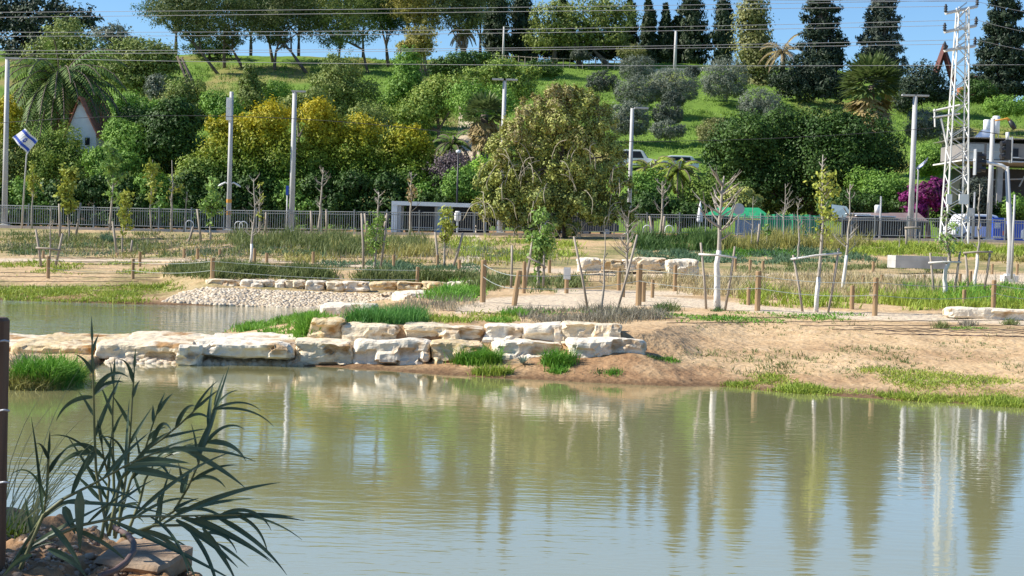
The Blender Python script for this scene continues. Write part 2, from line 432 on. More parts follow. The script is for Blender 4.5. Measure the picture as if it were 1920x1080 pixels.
# ---------------------------------------------------------------- water
def build_water():
    me = bpy.data.meshes.new('water')
    me.from_pydata([(-60, 3, 0), (60, 3, 0), (60, 62, 0), (-60, 62, 0)], [], [(0, 1, 2, 3)])
    m = bpy.data.materials.new('pond_water'); m.use_nodes = True
    nt = m.node_tree; N = nt.nodes; L = nt.links; p = N['Principled BSDF']
    p.inputs['Base Color'].default_value = (.34, .32, .145, 1)
    p.inputs['Roughness'].default_value = .04
    p.inputs['IOR'].default_value = 1.4; p.inputs['Coat Weight'].default_value = .72; p.inputs['Coat IOR'].default_value = 1.55; p.inputs['Coat Roughness'].default_value = .05
    tc = N.new('ShaderNodeTexCoord')
    def nz(sc, s, d=3, dist=0.):
        mp = N.new('ShaderNodeMapping'); mp.inputs['Scale'].default_value = sc; L.new(tc.outputs['Object'], mp.inputs[0])
        o = N.new('ShaderNodeTexNoise'); o.inputs['Scale'].default_value = s; o.inputs['Detail'].default_value = d; o.inputs['Distortion'].default_value = dist
        L.new(mp.outputs[0], o.inputs['Vector']); return o.outputs[0]
    def mth(op, a, b):
        x = N.new('ShaderNodeMath'); x.operation = op
        for k, v in enumerate((a, b)):
            if isinstance(v, (int, float)): x.inputs[k].default_value = v
            else: L.new(v, x.inputs[k])
        return x.outputs[0]
    big = nz((.55, 1.6, 1), 1.3, 2, .4)
    fine = nz((1.0, 3.2, 1), 6.0, 3, .3)
    patch = nz((.10, .16, 1), 1.0, 2)
    pr = N.new('ShaderNodeMapRange'); pr.inputs['From Min'].default_value = .35; pr.inputs['From Max'].default_value = .65
    pr.inputs['To Min'].default_value = .35; pr.inputs['To Max'].default_value = 1.3; L.new(patch, pr.inputs[0])
    mid = nz((1, 2.6, 1), 3.3, 2, .3)
    h = mth('ADD', mth('MULTIPLY', big, .26), mth('MULTIPLY', mth('ADD', mth('MULTIPLY', fine, .03), mth('MULTIPLY', mid, .23)), pr.outputs[0]))
    sy = N.new('ShaderNodeSeparateXYZ'); L.new(tc.outputs['Object'], sy.inputs[0])
    fm = N.new('ShaderNodeMapRange'); fm.inputs['From Min'].default_value = 29; fm.inputs['From Max'].default_value = 31; fm.inputs['To Min'].default_value = 1; fm.inputs['To Max'].default_value = 11; L.new(sy.outputs[1], fm.inputs[0])
    h = mth('MULTIPLY', h, fm.outputs[0])
    b = N.new('ShaderNodeBump'); b.inputs['Strength'].default_value = 1; b.inputs['Distance'].default_value = .008
    L.new(h, b.inputs['Height']); L.new(b.outputs[0], p.inputs['Normal']); L.new(b.outputs[0], p.inputs['Coat Normal'])
    tag(link('water', me, m), kind='structure')
build_water()

# ---------------------------------------------------------------- blocks of stone
def limestone(name, a, b, c):
    m = mat(name, [a, b, a, c], 1.7, .9, bump=.03, bscale=9, pos=[0, .45, .60, .85], detail=6, stretch=(1, 1, 1.8))
    return m
LS = [limestone('limestone_cream', (.76, .66, .49), (.66, .53, .35), (.36, .20, .075)),
      limestone('limestone_white', (.80, .72, .58), (.70, .60, .46), (.46, .31, .17)),
      limestone('limestone_ochre', (.70, .57, .37), (.58, .42, .21), (.33, .17, .05))]
def rock_mesh(d, seed, rough=.06, nx=None, blocky=5.0):
    r = random.Random(seed)
    nx = nx or max(6, int(d[0]/.055)); ny = max(5, int(d[1]/.12)); nz = max(5, int(d[2]/.045))
    idx = {}; V = []; F = []
    def vid(i, j, k):
        key = (i, j, k)
        if key not in idx:
            x, y, z = 2*i/nx-1, 2*j/ny-1, 2*k/nz-1
            e = blocky
            l = (abs(x)**e+abs(y)**e+abs(z)**e)**(1/e)
            q = Vector((x/l, y/l, z/l))*1.0
            p = Vector((q.x*d[0]/2, q.y*d[1]/2, q.z*d[2]/2))
            s = Vector((seed*3.7, seed*1.3, seed*.7))
            c1 = mnoise.cell_vector(Vector((p.x*2.3+.8*mnoise.noise(p*2+s), p.y*1.5, p.z*5+.5*mnoise.noise(p*3+s)))+s)
            n = mnoise.noise_vector(p*1.3+s)*rough*1.1+mnoise.noise_vector(p*7+s)*rough*.45
            n.z *= .6
            f = 1+.10*mnoise.noise(Vector((p.x*2+seed, 0, 0)))
            p = p+n
            if abs(y) > .6: p.y += (c1.x-.5)*rough*2.4*(1-abs(z)**6)
            if abs(x) > .8: p.x += (c1.y-.5)*rough*1.2
            p.z *= f
            idx[key] = len(V); V.append(p)
        return idx[key]
    for i in range(nx):
        for j in range(ny):
            F.append((vid(i, j, nz), vid(i+1, j, nz), vid(i+1, j+1, nz), vid(i, j+1, nz)))
            F.append((vid(i, j, 0), vid(i, j+1, 0), vid(i+1, j+1, 0), vid(i+1, j, 0)))
    for i in range(nx):
        for k in range(nz):
            F.append((vid(i, 0, k), vid(i+1, 0, k), vid(i+1, 0, k+1), vid(i, 0, k+1)))
            F.append((vid(i, ny, k), vid(i, ny, k+1), vid(i+1, ny, k+1), vid(i+1, ny, k)))
    for j in range(ny):
        for k in range(nz):
            F.append((vid(0, j, k), vid(0, j, k+1), vid(0, j+1, k+1), vid(0, j+1, k)))
            F.append((vid(nx, j, k), vid(nx, j+1, k), vid(nx, j+1, k+1), vid(nx, j, k+1)))
    me = bpy.data.meshes.new('stone_block'); me.from_pydata([tuple(v) for v in V], [], F); me.update()
    return me
def stone(x0, x1, ytop, ybot, D, thick, mi, label, group, seed, rz=0, blocky=13.0, rough=.085, name='stone_block'):
    a = P(x0, ybot, D); b = P(x1, ybot, D); t = P((x0+x1)/2, ytop, D); bo = P((x0+x1)/2, ybot, D)
    w = (b[0]-a[0])*.985; h = t[2]-bo[2]+(.03 if (D > 30 or thick > 2) else .14)
    me = rock_mesh((w, thick, h), seed, rough, blocky=blocky)
    o = link(name, me, LS[mi])
    o.location = ((a[0]+b[0])/2, D+thick/2, t[2]-h/2)
    o.rotation_euler = (0, 0, rz)
    return tag(o, label, 'stone', group)
g1 = 'big limestone slabs of the causeway'
stone(-150, 18, 648, 676, 28.2, 3.4, 0, 'cream limestone slab at the left edge partly behind the dark wooden post', g1, 1, 0)
stone(14, 186, 645, 672, 28.0, 3.2, 2, 'ochre stained limestone slab behind the bright grass clump at left', g1, 2, .01)
stone(184, 366, 643, 676, 27.9, 3.3, 0, 'long cream limestone slab with jagged front, between ochre slab and pale slab', g1, 3, -.01)
stone(350, 545, 643, 671, 27.9, 3.0, 1, 'whitest long limestone slab of the causeway, overhanging small cobbles', g1, 4, .01)
stone(330, 372, 650, 674, 27.55, .5, 1, 'small pale upright stone wedged between the two long causeway slabs', g1, 44)
g2 = 'lower course of limestone blocks'
for k, (x0, x1, yt, yb, mi, lb) in enumerate([
    (548, 659, 641, 674, 0, 'cream block with brown hollow, leftmost of the lower course'),
    (660, 804, 640, 678, 1, 'pale block in lower course, second from left, above brown mud'),
    (805, 913, 642, 676, 2, 'yellowish block in lower course just left of the big grass tuft'),
    (925, 1056, 643, 676, 1, 'white block in lower course behind the agave like plant'),
    (1062, 1212, 637, 662, 1, 'rightmost white block of lower course, ends on open sand')]):
    stone(x0, x1, yt, yb, 28.25-(.35 if x0 > 1000 else 0), .85, mi, lb, g2, 10+k)
g3 = 'upper course of limestone blocks'
for k, (x0, x1, yt, yb, mi, lb) in enumerate([
    (578, 642, 598, 637, 2, 'ochre stained corner block at left end of the upper course'),
    (640, 752, 609, 640, 0, 'cream block in upper course under the bright green bush'),
    (754, 906, 611, 638, 0, 'long block with shaded brown face in middle of upper course'),
    (908, 986, 610, 638, 1, 'short white block in upper course, third from its right end'),
    (980, 1052, 609, 637, 1, 'rounded pale block in upper course, second from its right end'),
    (1054, 1168, 608, 635, 0, 'rightmost block of upper course with ochre lens on its face')]):
    stone(x0, x1, yt, yb, 29.05-(.2 if x0 > 1000 else 0), .9, mi, lb, g3, 20+k)
stone(598, 700, 572, 596, 34.0, 1.6, 1, 'flat white stone slab lying behind the upper course by far pond', g3, 29, rough=.04)
stone(735, 845, 548, 578, 42.5, 1.5, 1, 'flat white stone wedge with dark end beside the dry weeds', None, 30, .2, 4)
g4 = 'limestone edging above the cobble beach'
xs = [384, 447, 515, 535, 572, 610, 645, 692]
for k in range(7):
    stone(xs[k], xs[k+1]-2, 525+k*.6, 545+(k % 3)*2, 52.0, .9, [0, 1, 1, 0, 1, 0, 1][k], ['leftmost pale edging stone above the cobble beach', 'long edging stone right of the leftmost one above the cobbles', 'narrowest edging stone above the cobble beach', 'squarish edging stone right of the narrowest one', 'edging stone in the middle of the cobble beach row', 'rounded edging stone, second last of the pale row', 'last pale edging stone, beside the brown faced ones'][k], g4, 40+k, blocky=9)
for k, (a, b) in enumerate([(694, 742), (744, 788), (790, 834)]):
    stone(a, b, 530, 543, 50.6, .8, 2, ['brown faced flat edging stone beside the pale edging stones', 'middle one of three brown faced flat edging stones', 'brown faced flat edging stone beside the lone rope post, at far right'][k], g4, 50+k)
stone(836, 890, 528, 541, 51.5, .9, 1, 'low white edging stone half hidden by green plants right of brown ones', g4, 55)
g5 = 'boulders edging the upper path'
for k, (a, b, t, bt, mi, lb) in enumerate([
    (1086, 1126, 484, 512, 1, 'upright white boulder at left end of the upper path row'),
    (1120, 1170, 487, 505, 2, 'low ochre boulder second in the upper path row'),
    (1168, 1192, 487, 505, 1, 'small pale boulder between two bigger ones by the upper path'),
    (1190, 1252, 484, 505, 0, 'square cream boulder with shaded right end by the upper path'),
    (1252, 1312, 487, 514, 1, 'smooth white boulder at right end of the upper path row')]):
    stone(a, b, t, bt, 60-(2 if k in (0, 4) else 0), 1.1, mi, lb, g5, 60+k, blocky=9)
def blk(name, px0, px1, yt, yb, D, th_, m, label, cat, rz=0):
    a = P(px0, yb, D); b = P(px1, yb, D); t = P((px0+px1)/2, yt, D)
    mb = MB(); w = b[0]-a[0]; z0 = min(a[2], b[2])-.04; h = t[2]-z0
    mb.box((0, 0, h/2), (w, th_, h))
    mb.box((0, 0, h*.62), (w+.012, th_+.012, .03))
    o = mb.build(name, m); o.location = ((a[0]+b[0])/2, D+th_/2, z0); o.rotation_euler[2] = rz
    tag(o, label, cat); return o
blk('concrete_bench', 1672, 1776, 480, 500, 66, .8, mat('stained_concrete', [(.56, .54, .50), (.44, .43, .40), (.33, .32, .29)], 1.6, .9, bump=.004, bscale=25), 'low rectangular concrete bench block with bright left end, near the traffic light', 'bench', .2)
stone(1778, 1990, 579, 597, 38.5, .5, 1, 'pale stone kerb strip lying along the sand path at the right edge', None, 71, -.1, 13, .05, 'stone_kerb')

# ---------------------------------------------------------------- cobbles (nobody could count)
def ico():
    t = (1+5**.5)/2
    v = np.array([(-1, t, 0), (1, t, 0), (-1, -t, 0), (1, -t, 0), (0, -1, t), (0, 1, t), (0, -1, -t), (0, 1, -t), (t, 0, -1), (t, 0, 1), (-t, 0, -1), (-t, 0, 1)], float)
    v /= np.linalg.norm(v[0])
    f = np.array([(0, 11, 5), (0, 5, 1), (0, 1, 7), (0, 7, 10), (0, 10, 11), (1, 5, 9), (5, 11, 4), (11, 10, 2), (10, 7, 6), (7, 1, 8), (3, 9, 4), (3, 4, 2), (3, 2, 6), (3, 6, 8), (3, 8, 9), (4, 9, 5), (2, 4, 11), (6, 2, 10), (8, 6, 7), (9, 8, 1)])
    return v, f
def pixels_in(poly, n, rng):
    xs = [p[0] for p in poly]; ys = [p[1] for p in poly]; out = []
    tot = 0
    while tot < n:
        x = rng.uniform(min(xs), max(xs), n*2); y = rng.uniform(min(ys), max(ys), n*2)
        k = poly_in(x, y, poly); out.append(np.stack([x[k], y[k]], -1)); tot += k.sum()
    return np.concatenate(out)[:n]
def cobbles(name, poly, n, s0, s1, label, mt, seed, lift=0):
    rng = np.random.default_rng(seed)
    pp = pixels_in(poly, n, rng); g, ok = ghit(pp[:, 0], pp[:, 1]); g = g[ok]; n = len(g)
    v, f = ico()
    sc = rng.uniform(s0, s1, (n, 1, 1))*rng.uniform(.6, 1.3, (n, 1, 3)); sc[..., 2] *= .7
    an = rng.uniform(0, 6.28, n); c, s = np.cos(an)[:, None], np.sin(an)[:, None]
    w = v[None]*sc*(1+rng.uniform(-.22, .22, (n, 12, 1)))
    V = np.stack([w[..., 0]*c-w[..., 1]*s, w[..., 0]*s+w[..., 1]*c, w[..., 2]], -1)+g[:, None]+np.array([0, 0, lift])
    F = f[None]+12*np.arange(n)[:, None, None]
    o = link(name, npmesh(name, V.reshape(-1, 3), F.reshape(-1, 3)), mt)
    return tag(o, label, 'cobbles', kind='stuff')
M['cob'] = mat('cobble', [(.58, .48, .35), (.46, .35, .22), (.68, .59, .46), (.34, .24, .14)], 1.5, .9, island=.8)
cobbles('cobbles', [(305, 566), (345, 548), (385, 541), (450, 543), (620, 550), (700, 552), (840, 548), (830, 556), (720, 562), (650, 574), (600, 582), (480, 576), (350, 569)], 9000, .035, .095, 'pale limestone cobble beach sloping from the stone edging into the far pond', M['cob'], 3)
cobbles('cobbles', [(250, 664), (300, 672), (560, 672), (575, 684), (560, 686), (200, 685), (200, 680)], 900, .05, .12, 'small wet cobbles at the waterline under the causeway slabs', M['cob'], 4, .01)
# ---------------------------------------------------------------- foliage
def leafcloud(rng, lobes, n, size, aspect=.5, strand=1., clump=30, cl=.2, down=0., up=.15, shell=.5, jit=.12, flat=1.0):
    """rhombic leaves in clumps spread through the ellipsoid lobes (cx,cy,cz,rx,ry,rz)"""
    Lb = np.array(lobes, float)
    area = (Lb[:, 3]*Lb[:, 5]+Lb[:, 4]*Lb[:, 5]+Lb[:, 3]*Lb[:, 4])
    nc = max(4, int(n/clump))
    li = rng.choice(len(Lb), nc, p=area/area.sum())
    d = rng.normal(size=(nc, 3)); d /= np.linalg.norm(d, axis=1)[:, None]
    r = np.where(rng.random(nc) < .78, rng.uniform(shell+.28, 1.0, nc), rng.uniform(.25, shell+.3, nc))
    r = r*(1+jit*rng.normal(size=nc))
    c = Lb[li, :3]+d*Lb[li, 3:]*r[:, None]
    cs = cl*np.minimum(np.minimum(Lb[li, 3], Lb[li, 5]), 2.6)*rng.uniform(.6, 1.3, nc)
    k = rng.integers(0, nc, n)
    off = rng.normal(size=(n, 3))*cs[k][:, None]*np.array([1, 1, .75*flat*strand])*(1 if strand == 1 else np.array([.7, .7, 1]))
    p = c[k]+off
    on = off/np.maximum(np.linalg.norm(off, axis=1), 1e-6)[:, None]
    nr = on*.9+d[k]*.7+rng.normal(size=(n, 3))*.45+np.array([0, 0, .25]); nr /= np.linalg.norm(nr, axis=1)[:, None]
    a = rng.normal(size=(n, 3))*(.5 if (up > .5 or down) else 1)+d[k]*.2+np.array([0, 0, up-down]); a -= nr*(a*nr).sum(1)[:, None]; a /= np.linalg.norm(a, axis=1)[:, None]
    b = np.cross(a, nr)
    L = size*rng.uniform(.6, 1.35, n)[:, None]
    w = L*aspect*.5
    V = np.stack([p, p+a*L*.45+b*w, p+a*L, p+a*L*.45-b*w], 1).reshape(-1, 3)
    F = np.arange(4*n).reshape(n, 4)
    return V, F
LF = {
 'olive': leafm('leaves_olive', [(0.095, 0.141, 0.035), (0.210, 0.265, 0.062), (0.357, 0.378, 0.112)]),
 'pine': leafm('needles_pine', [(.045, .075, .022), (.11, .145, .04), (.20, .22, .08)]),
 'pine_warm': leafm('needles_warm', [(0.131, 0.138, 0.029), (0.305, 0.276, 0.058), (0.437, 0.354, 0.087)]),
 'dark': leafm('leaves_dark', [(0.019, 0.047, 0.007), (0.044, 0.100, 0.013), (0.100, 0.179, 0.024)], trans=.12),
 'darkblue': leafm('leaves_dark_blue', [(0.014, 0.030, 0.016), (0.034, 0.054, 0.028), (0.060, 0.086, 0.040)], trans=.08),
 'cypress': leafm('cypress', [(0.017, 0.035, 0.014), (0.036, 0.059, 0.024), (0.066, 0.092, 0.036)], trans=.08),
 'mid': leafm('leaves_mid', [(0.080, 0.181, 0.026), (0.181, 0.326, 0.047), (0.323, 0.490, 0.080)]),
 'bright': leafm('leaves_bright', [(0.118, 0.257, 0.022), (0.252, 0.454, 0.039), (0.420, 0.605, 0.067)]),
 'grey': leafm('leaves_grey', [(0.098, 0.119, 0.084), (0.182, 0.210, 0.154), (0.280, 0.308, 0.238)]),
 'greydark': leafm('leaves_grey_dark', [(0.049, 0.063, 0.049), (0.098, 0.119, 0.084), (0.154, 0.182, 0.126)]),
 'yellow': leafm('leaves_yellow_tips', [(.04, .095, .012), (.10, .19, .02), (.25, .30, .022), (.50, .42, .02)], zramp=(3.0, 8.6, .62), pos=[0, .3, .54, .78]),
 'weep': leafm('leaves_weeping', [(0.062, 0.088, 0.037), (0.188, 0.237, 0.069), (0.450, 0.475, 0.112), (0.350, 0.275, 0.150), (0.625, 0.575, 0.188)], scale=.6, island=.45, trans=.12, zramp=(2.0, 9.0, .3)),
 'feather': leafm('leaves_feathery', [(0.109, 0.187, 0.029), (0.218, 0.315, 0.051), (0.437, 0.472, 0.087)]),
 'purple': leafm('leaves_purple', [(0.070, 0.049, 0.056), (0.154, 0.119, 0.126), (0.238, 0.182, 0.196)]),
 'magenta': leafm('bracts_magenta', [(0.070, 0.060, 0.030), (0.200, 0.020, 0.130), (0.340, 0.030, 0.220), (0.400, 0.080, 0.280)]),
 'palm': leafm('fronds_palm', [(0.053, 0.104, 0.021), (0.126, 0.208, 0.043), (0.253, 0.321, 0.070)]),
 'palmy': leafm('fronds_yellow_green', [(0.151, 0.227, 0.028), (0.302, 0.378, 0.056), (0.470, 0.499, 0.090)]),
 'fan': leafm('fans_green', [(.05, .085, .025), (.12, .17, .05), (.26, .30, .11)]),
 'dead': leafm('fronds_dead', [(0.220, 0.160, 0.080), (0.380, 0.290, 0.140), (0.500, 0.400, 0.120)]),
 'sapy': leafm('leaves_sapling', [(0.162, 0.230, 0.036), (0.338, 0.378, 0.060), (0.540, 0.486, 0.084)]),
 'sapg': leafm('leaves_sapling_green', [(0.113, 0.227, 0.042), (0.246, 0.378, 0.084), (0.416, 0.529, 0.134)]),
 'ivy': leafm('leaves_ivy', [(0.116, 0.130, 0.039), (0.251, 0.261, 0.090), (0.386, 0.366, 0.141)]),
}
def tree(name, label, cat, D, bx, lobes, leaf, n=6000, size=.3, aspect=.5, trunk=True, tw=.16, lean=0, group=None, barkm='bark', crown='crown', seed=None, trunks=None, depth=.8, **kw):
    """lobes in photograph pixels (x, y, rx, ry[, depth offset m])"""
    seed = seed if seed is not None else int(bx*7+D*13+lobes[0][1]*3) % 99991
    rng = np.random.default_rng(seed); r = random.Random(seed)
    base = gp(bx, D); base.z -= .1
    t = thing(name, base, label, cat, group)
    L = []
    for lb in lobes:
        x, y, rx, ry = lb[:4]; o = lb[4] if len(lb) > 4 else r.uniform(-.25, .25)*rx*mpp(D)
        c = P(x, y, D+o); RX = rx*mpp(D); RZ = ry*mpp(D)
        L.append((c[0]-base.x, c[1]-base.y, c[2]-base.z, RX, max(RX, RZ*.6)*depth, RZ))
    V, F = leafcloud(rng, L, n, size, aspect, **kw)
    link(crown, npmesh(crown, V, F), LF[leaf], t)
    if trunk:
        mb = MB()
        top = Vector(L[0][:3])
        for (dx, ln) in (trunks or [(0, lean)]):
            b0 = Vector((dx*mpp(D), 0, 0))
            for i, l in enumerate(L):
                c = Vector(l[:3])+Vector((r.uniform(-.3, .3)*l[3], 0, -.15*l[5]))
                if trunks and i % len(trunks) != trunks.index((dx, ln)): continue
                fork = b0.lerp(Vector((top.x*.6+b0.x*.4+ln*mpp(D), top.y*.5, 0)), .5)
                fork.z = max(.6, (L[0][2]-L[0][5])*.55)
                m1 = fork.lerp(c, .5)+Vector((r.uniform(-.3, .3), r.uniform(-.3, .3), 0))
                mb.tube([b0, b0.lerp(fork, .5)+Vector((r.uniform(-.1, .1), 0, 0)), fork, m1, c], [tw*1.25, tw, tw*.8, tw*.5, tw*.15], 6)
        mb.build('trunk', M[barkm], t, True)
    return t
g = 'trees along the crest of the hill'
tree('broadleaf_tree', 'darkest broad blue green tree filling the top left corner', 'tree', 214, 60, [(25, 50, 55, 45), (80, 35, 60, 45), (135, 45, 40, 35), (172, 38, 17, 24), (0, 20, 50, 40), (60, 90, 60, 30)], 'darkblue', 13000, .5, group=g)
tree('olive_tree', 'lighter green rounded tree just above the big palm crown', 'tree', 192, 130, [(125, 75, 45, 42), (100, 110, 55, 40), (160, 110, 50, 40)], 'olive', 9000, .38)
tree('olive_tree', 'small grey green round tree under the open sky, right of the palm', 'tree', 200, 215, [(212, 68, 33, 26), (235, 90, 30, 22)], 'grey', 4500, .36)
tree('olive_tree', 'wide grey olive tree with leaning trunks at its right, left hillside', 'tree', 178, 270, [(265, 108, 55, 38), (235, 130, 45, 38), (300, 120, 42, 36), (262, 150, 40, 26), (322, 118, 18, 14)], 'olive', 11000, .36, trunks=[(0, 0), (70, 0)])
for x0, x1, y0, y1, lb in [(362, 332, 143, 105, 'bare dark leaning trunk beside the wide olive tree, lower one'), (372, 340, 132, 108, 'bare dark leaning trunk beside the wide olive tree, upper one')]:
    a = gp(x0, 176); t = thing('leaning_trunk', a, lb, 'tree trunk')
    b = Vector(P(x1, y1, 176))-a; mb = MB(); mb.tube([(0, 0, -.2), b*.5+Vector((.2, 0, .3)), b], [.28, .22, .12], 7); mb.build('trunk', M['bark'], t, True)
def pine(label, D, bx, lobes, lf='pine', n=8000, trunks=None, tw=.17, **kw):
    n = int(n*1.45); lobes = [(l[0], l[1]-4, l[2]*1.28, l[3]*1.05) for l in lobes]
    return tree('pine_tree', label, 'pine tree', D, bx, lobes, lf, n, .40, .28, jit=.2, trunks=trunks, tw=tw, group='umbrella pines on the crest', cl=.22, flat=.7, shell=.35, **kw)
pine('leftmost umbrella pine on the crest, crown hanging over the sky gap', 203, 410, [(330, 30, 36, 32), (375, 20, 50, 40), (310, 15, 25, 35), (360, 65, 32, 16), (350, -15, 50, 30)], trunks=[(0, -20)])
pine('umbrella pine with curved trunk, second from left on the crest', 208, 456, [(425, 20, 50, 40), (455, 45, 45, 30), (400, 60, 40, 22), (430, -25, 60, 30), (440, 75, 26, 14)], trunks=[(0, -25), (-35, -5)])
pine('small dark low pine behind the curved trunks at the left crest', 216, 395, [(385, 95, 30, 16), (420, 88, 20, 20)], 'dark', 3000)
pine('double trunked leaning pine beside the open blue sky gap', 207, 577, [(540, 30, 42, 34), (575, 50, 28, 26), (510, 55, 28, 26), (550, -15, 55, 28), (525, 75, 22, 14)], trunks=[(0, -40), (-62, -10)])
pine('tall upright pine between two leaning ones, dark crown', 214, 512, [(490, 15, 45, 40), (500, 60, 30, 22), (590, 20, 30, 45)], 'dark', 7000)
pine('pale grey green pine standing in the middle of the sky gap', 207, 635, [(640, 20, 45, 36), (615, 55, 22, 30), (670, 50, 34, 28), (640, 75, 28, 20), (650, -20, 50, 30)], 'olive', 9000, trunks=[(0, 0), (55, 10)])
pine('dark pine with forked branches right of the pale one', 213, 728, [(715, 20, 40, 36), (735, 50, 28, 22), (700, -15, 45, 30)], 'dark', 7000)
pine('brownish pine with warm green crown near the picture top', 205, 800, [(775, 15, 40, 28), (800, 45, 28, 18), (760, -15, 45, 26)], 'pine_warm', 6000)
pine('wide dark pine whose crown joins the cypress block', 206, 873, [(850, 25, 45, 32), (880, 45, 34, 22), (835, -15, 50, 30), (890, 5, 40, 30)], 'pine', 9000)
tree('broadleaf_tree', 'yellowish small tree below the brownish pine on the hill shoulder', 'tree', 190, 790, [(790, 75, 26, 28), (770, 95, 24, 20)], 'pine_warm', 4500, .34)
tree('broadleaf_tree', 'large grey green tree on the crest in front of the dark cypresses', 'tree', 217, 1090, [(1040, 35, 42, 30), (1100, 30, 50, 32), (1155, 30, 38, 30), (1020, 70, 34, 26), (1080, 65, 40, 24), (1140, 68, 42, 22)], 'olive', 15000, .4, tw=.3, trunks=[(-50, 0), (0, 0), (55, 0)])
for x0, D_, lb in [(330, 228, 'behind the leftmost umbrella pine'), (470, 228, 'behind the curved trunk pine'), (560, 229, 'behind the leaning double trunk'), (680, 228, 'behind the pale pine'), (770, 229, 'behind the brownish pine'), (900, 228, 'left of the broad dark cypress')]:
    pine('darker umbrella pine in the second row, '+lb, D_, x0, [(x0, 0, 46, 26), (x0-35, 15, 34, 24), (x0+38, 18, 36, 24), (x0+10, 38, 40, 18)], 'dark', 6000)
for x0, lb in [(1010, 'left end'), (1060, 'left of its middle'), (1110, 'right of its middle'), (1160, 'right end')]:
    tree('dark_bush', 'dark bush behind the crest railing under the large grey tree, '+lb, 'bush', 229, x0, [(x0, 84, 32, 22), (x0+22, 92, 26, 18), (x0-20, 95, 26, 16)], 'darkblue', 4500, .4, trunk=False, group='bushes behind the crest railing')
def cypress(label, D, x, ytop, hw, n=12000, lf='cypress', tilt=0, ybot=None, name='cypress_tree', cat='cypress'):
    b = gp(x, D); _, yb = proj(b.x, b.y, b.z); yb = (ybot or yb)-2
    H = yb-ytop; L = []
    for i in range(9):
        f = i/8.; w = hw*min(1, (1.02-f)**.55*1.08)*(.84 if i == 0 else 1)
        L.append((x+tilt*f+random.Random(x+i).uniform(-.12, .12)*hw, yb-H*(.05+.9*f), w, H*.09))
    return tree(name, label, cat, D, x, L, lf, n, .5, .45, group='cypresses on the crest', cl=.26, up=1.2, shell=.4, seed=int(x*3), tw=.2)
cypress('broad dark cypress joined to the pines, left of the big grey tree', 222, 930, -50, 26)
cypress('second dark cypress, touching the grey tree from the left', 224, 978, -60, 24)
cypress('dark cypress rising behind the large grey tree', 226, 1060, -25, 22, 5000)
cypress('dark cypress rising at the right end of the large grey tree', 225, 1182, -10, 19, 6000)
cypress('slim cypress with pointed tip just right of the grey tree', 222, 1217, -4, 17)
cypress('shortest cypress of the crest with its tip below the picture edge', 222, 1248, 8, 16)
cypress('narrow cypress tucked against the widest cypress', 223, 1272, 14, 15, 5000)
cypress('widest cypress of the crest, tip cut by the picture', 222, 1300, -72, 31, 10000)
cypress('cypress standing alone against blue sky, right of the widest', 221, 1356, -68, 21, 9000)
tree('ivy_covered_tree', 'tall tree wrapped in grey green ivy, narrow at the top', 'tree', 205, 1418, [(1414, -20, 14, 30), (1412, 20, 24, 26), (1410, 55, 30, 28), (1414, 90, 32, 28), (1418, 125, 32, 24), (1425, 160, 22, 30)], 'ivy', 15000, .38, .6, cl=.3, shell=.6)
def conifer(label, D, x, ytop, ybot, hw, lf, n=11000, seed=0):
    L = []; r = random.Random(seed)
    for i in range(11):
        f = i/10.; y = ybot+(ytop-ybot)*f; w = hw*(1-f*.72)
        L.append((x+r.uniform(-.2, .2)*w, y, w*.72, 14, 0))
        L.append((x-w*.6+r.uniform(-6, 6), y+r.uniform(-5, 8), w*.48, 10)); L.append((x+w*.6+r.uniform(-6, 6), y+r.uniform(-5, 8), w*.5, 10))
    return tree('conifer_tree', label, 'conifer', D, x, L, lf, int(n*1.7), .4, .4, group='tall conifers on the right of the crest', seed=seed+5, tw=.3, shell=.35, cl=.3)
conifer('dark araucaria like conifer just right of the ivy tree', 196, 1543, -70, 145, 56, 'darkblue', 13000, 1)
conifer('bluish conifer with bare lower twigs, above the fan palm', 196, 1652, -45, 150, 52, 'greydark', 12000, 2)
conifer('dark conifer at the top right corner behind the pylon', 188, 1882, -60, 165, 66, 'darkblue', 16000, 3)
g = 'bushes on the dark shaded part of the slope'
tree('dark_bush', 'dark shaded bush mass below the araucaria', 'bush', 186, 1505, [(1480, 140, 34, 26), (1530, 140, 34, 26), (1500, 165, 50, 20), (1560, 165, 34, 24)], 'darkblue', 9000, .35, trunk=False, group=g)
tree('dark_bush', 'dark rounded bush between the bluish conifer and the pylon', 'bush', 183, 1730, [(1730, 148, 36, 34), (1755, 170, 30, 26), (1700, 180, 30, 30)], 'darkblue', 9000, .33, trunk=False, group=g)
g = 'trees on the middle of the slope'
def mt(label, D, bx, lobes, lf, n=6000, size=.3, **kw): return tree('broadleaf_tree', label, 'tree', D, bx, lobes, lf, n, size, group=g, **kw)
tree('conifer_tree', 'small dense conical conifer alone on the grassy slope', 'conifer', 176, 470, [(470, 185, 28, 20), (470, 160, 22, 20), (470, 136, 12, 18)], 'olive', 6000, .26)
tree('bush', 'dark rounded bush right of the conical conifer', 'bush', 178, 522, [(518, 172, 28, 20)], 'mid', 3000, .24, trunk=False)
mt('grey green tree with pale trunk twigs, left of the conical conifer', 165, 355, [(350, 170, 38, 24), (365, 205, 50, 34), (320, 200, 30, 28), (400, 220, 30, 30)], 'olive', 10000, .28)
mt('small silvery shrub like tree on the left slope', 168, 295, [(292, 165, 18, 24)], 'grey', 2500, .25)
mt('grey green feathery tree mid slope, above the first yellow tree', 162, 640, [(640, 130, 40, 28), (620, 165, 46, 32), (665, 175, 46, 34), (625, 200, 42, 28)], 'olive', 13000, .28)
mt('tall narrow fresh green tree mid slope under the yellowish tree', 165, 765, [(765, 125, 26, 36), (765, 160, 34, 34), (745, 190, 34, 30)], 'mid', 10000, .28)
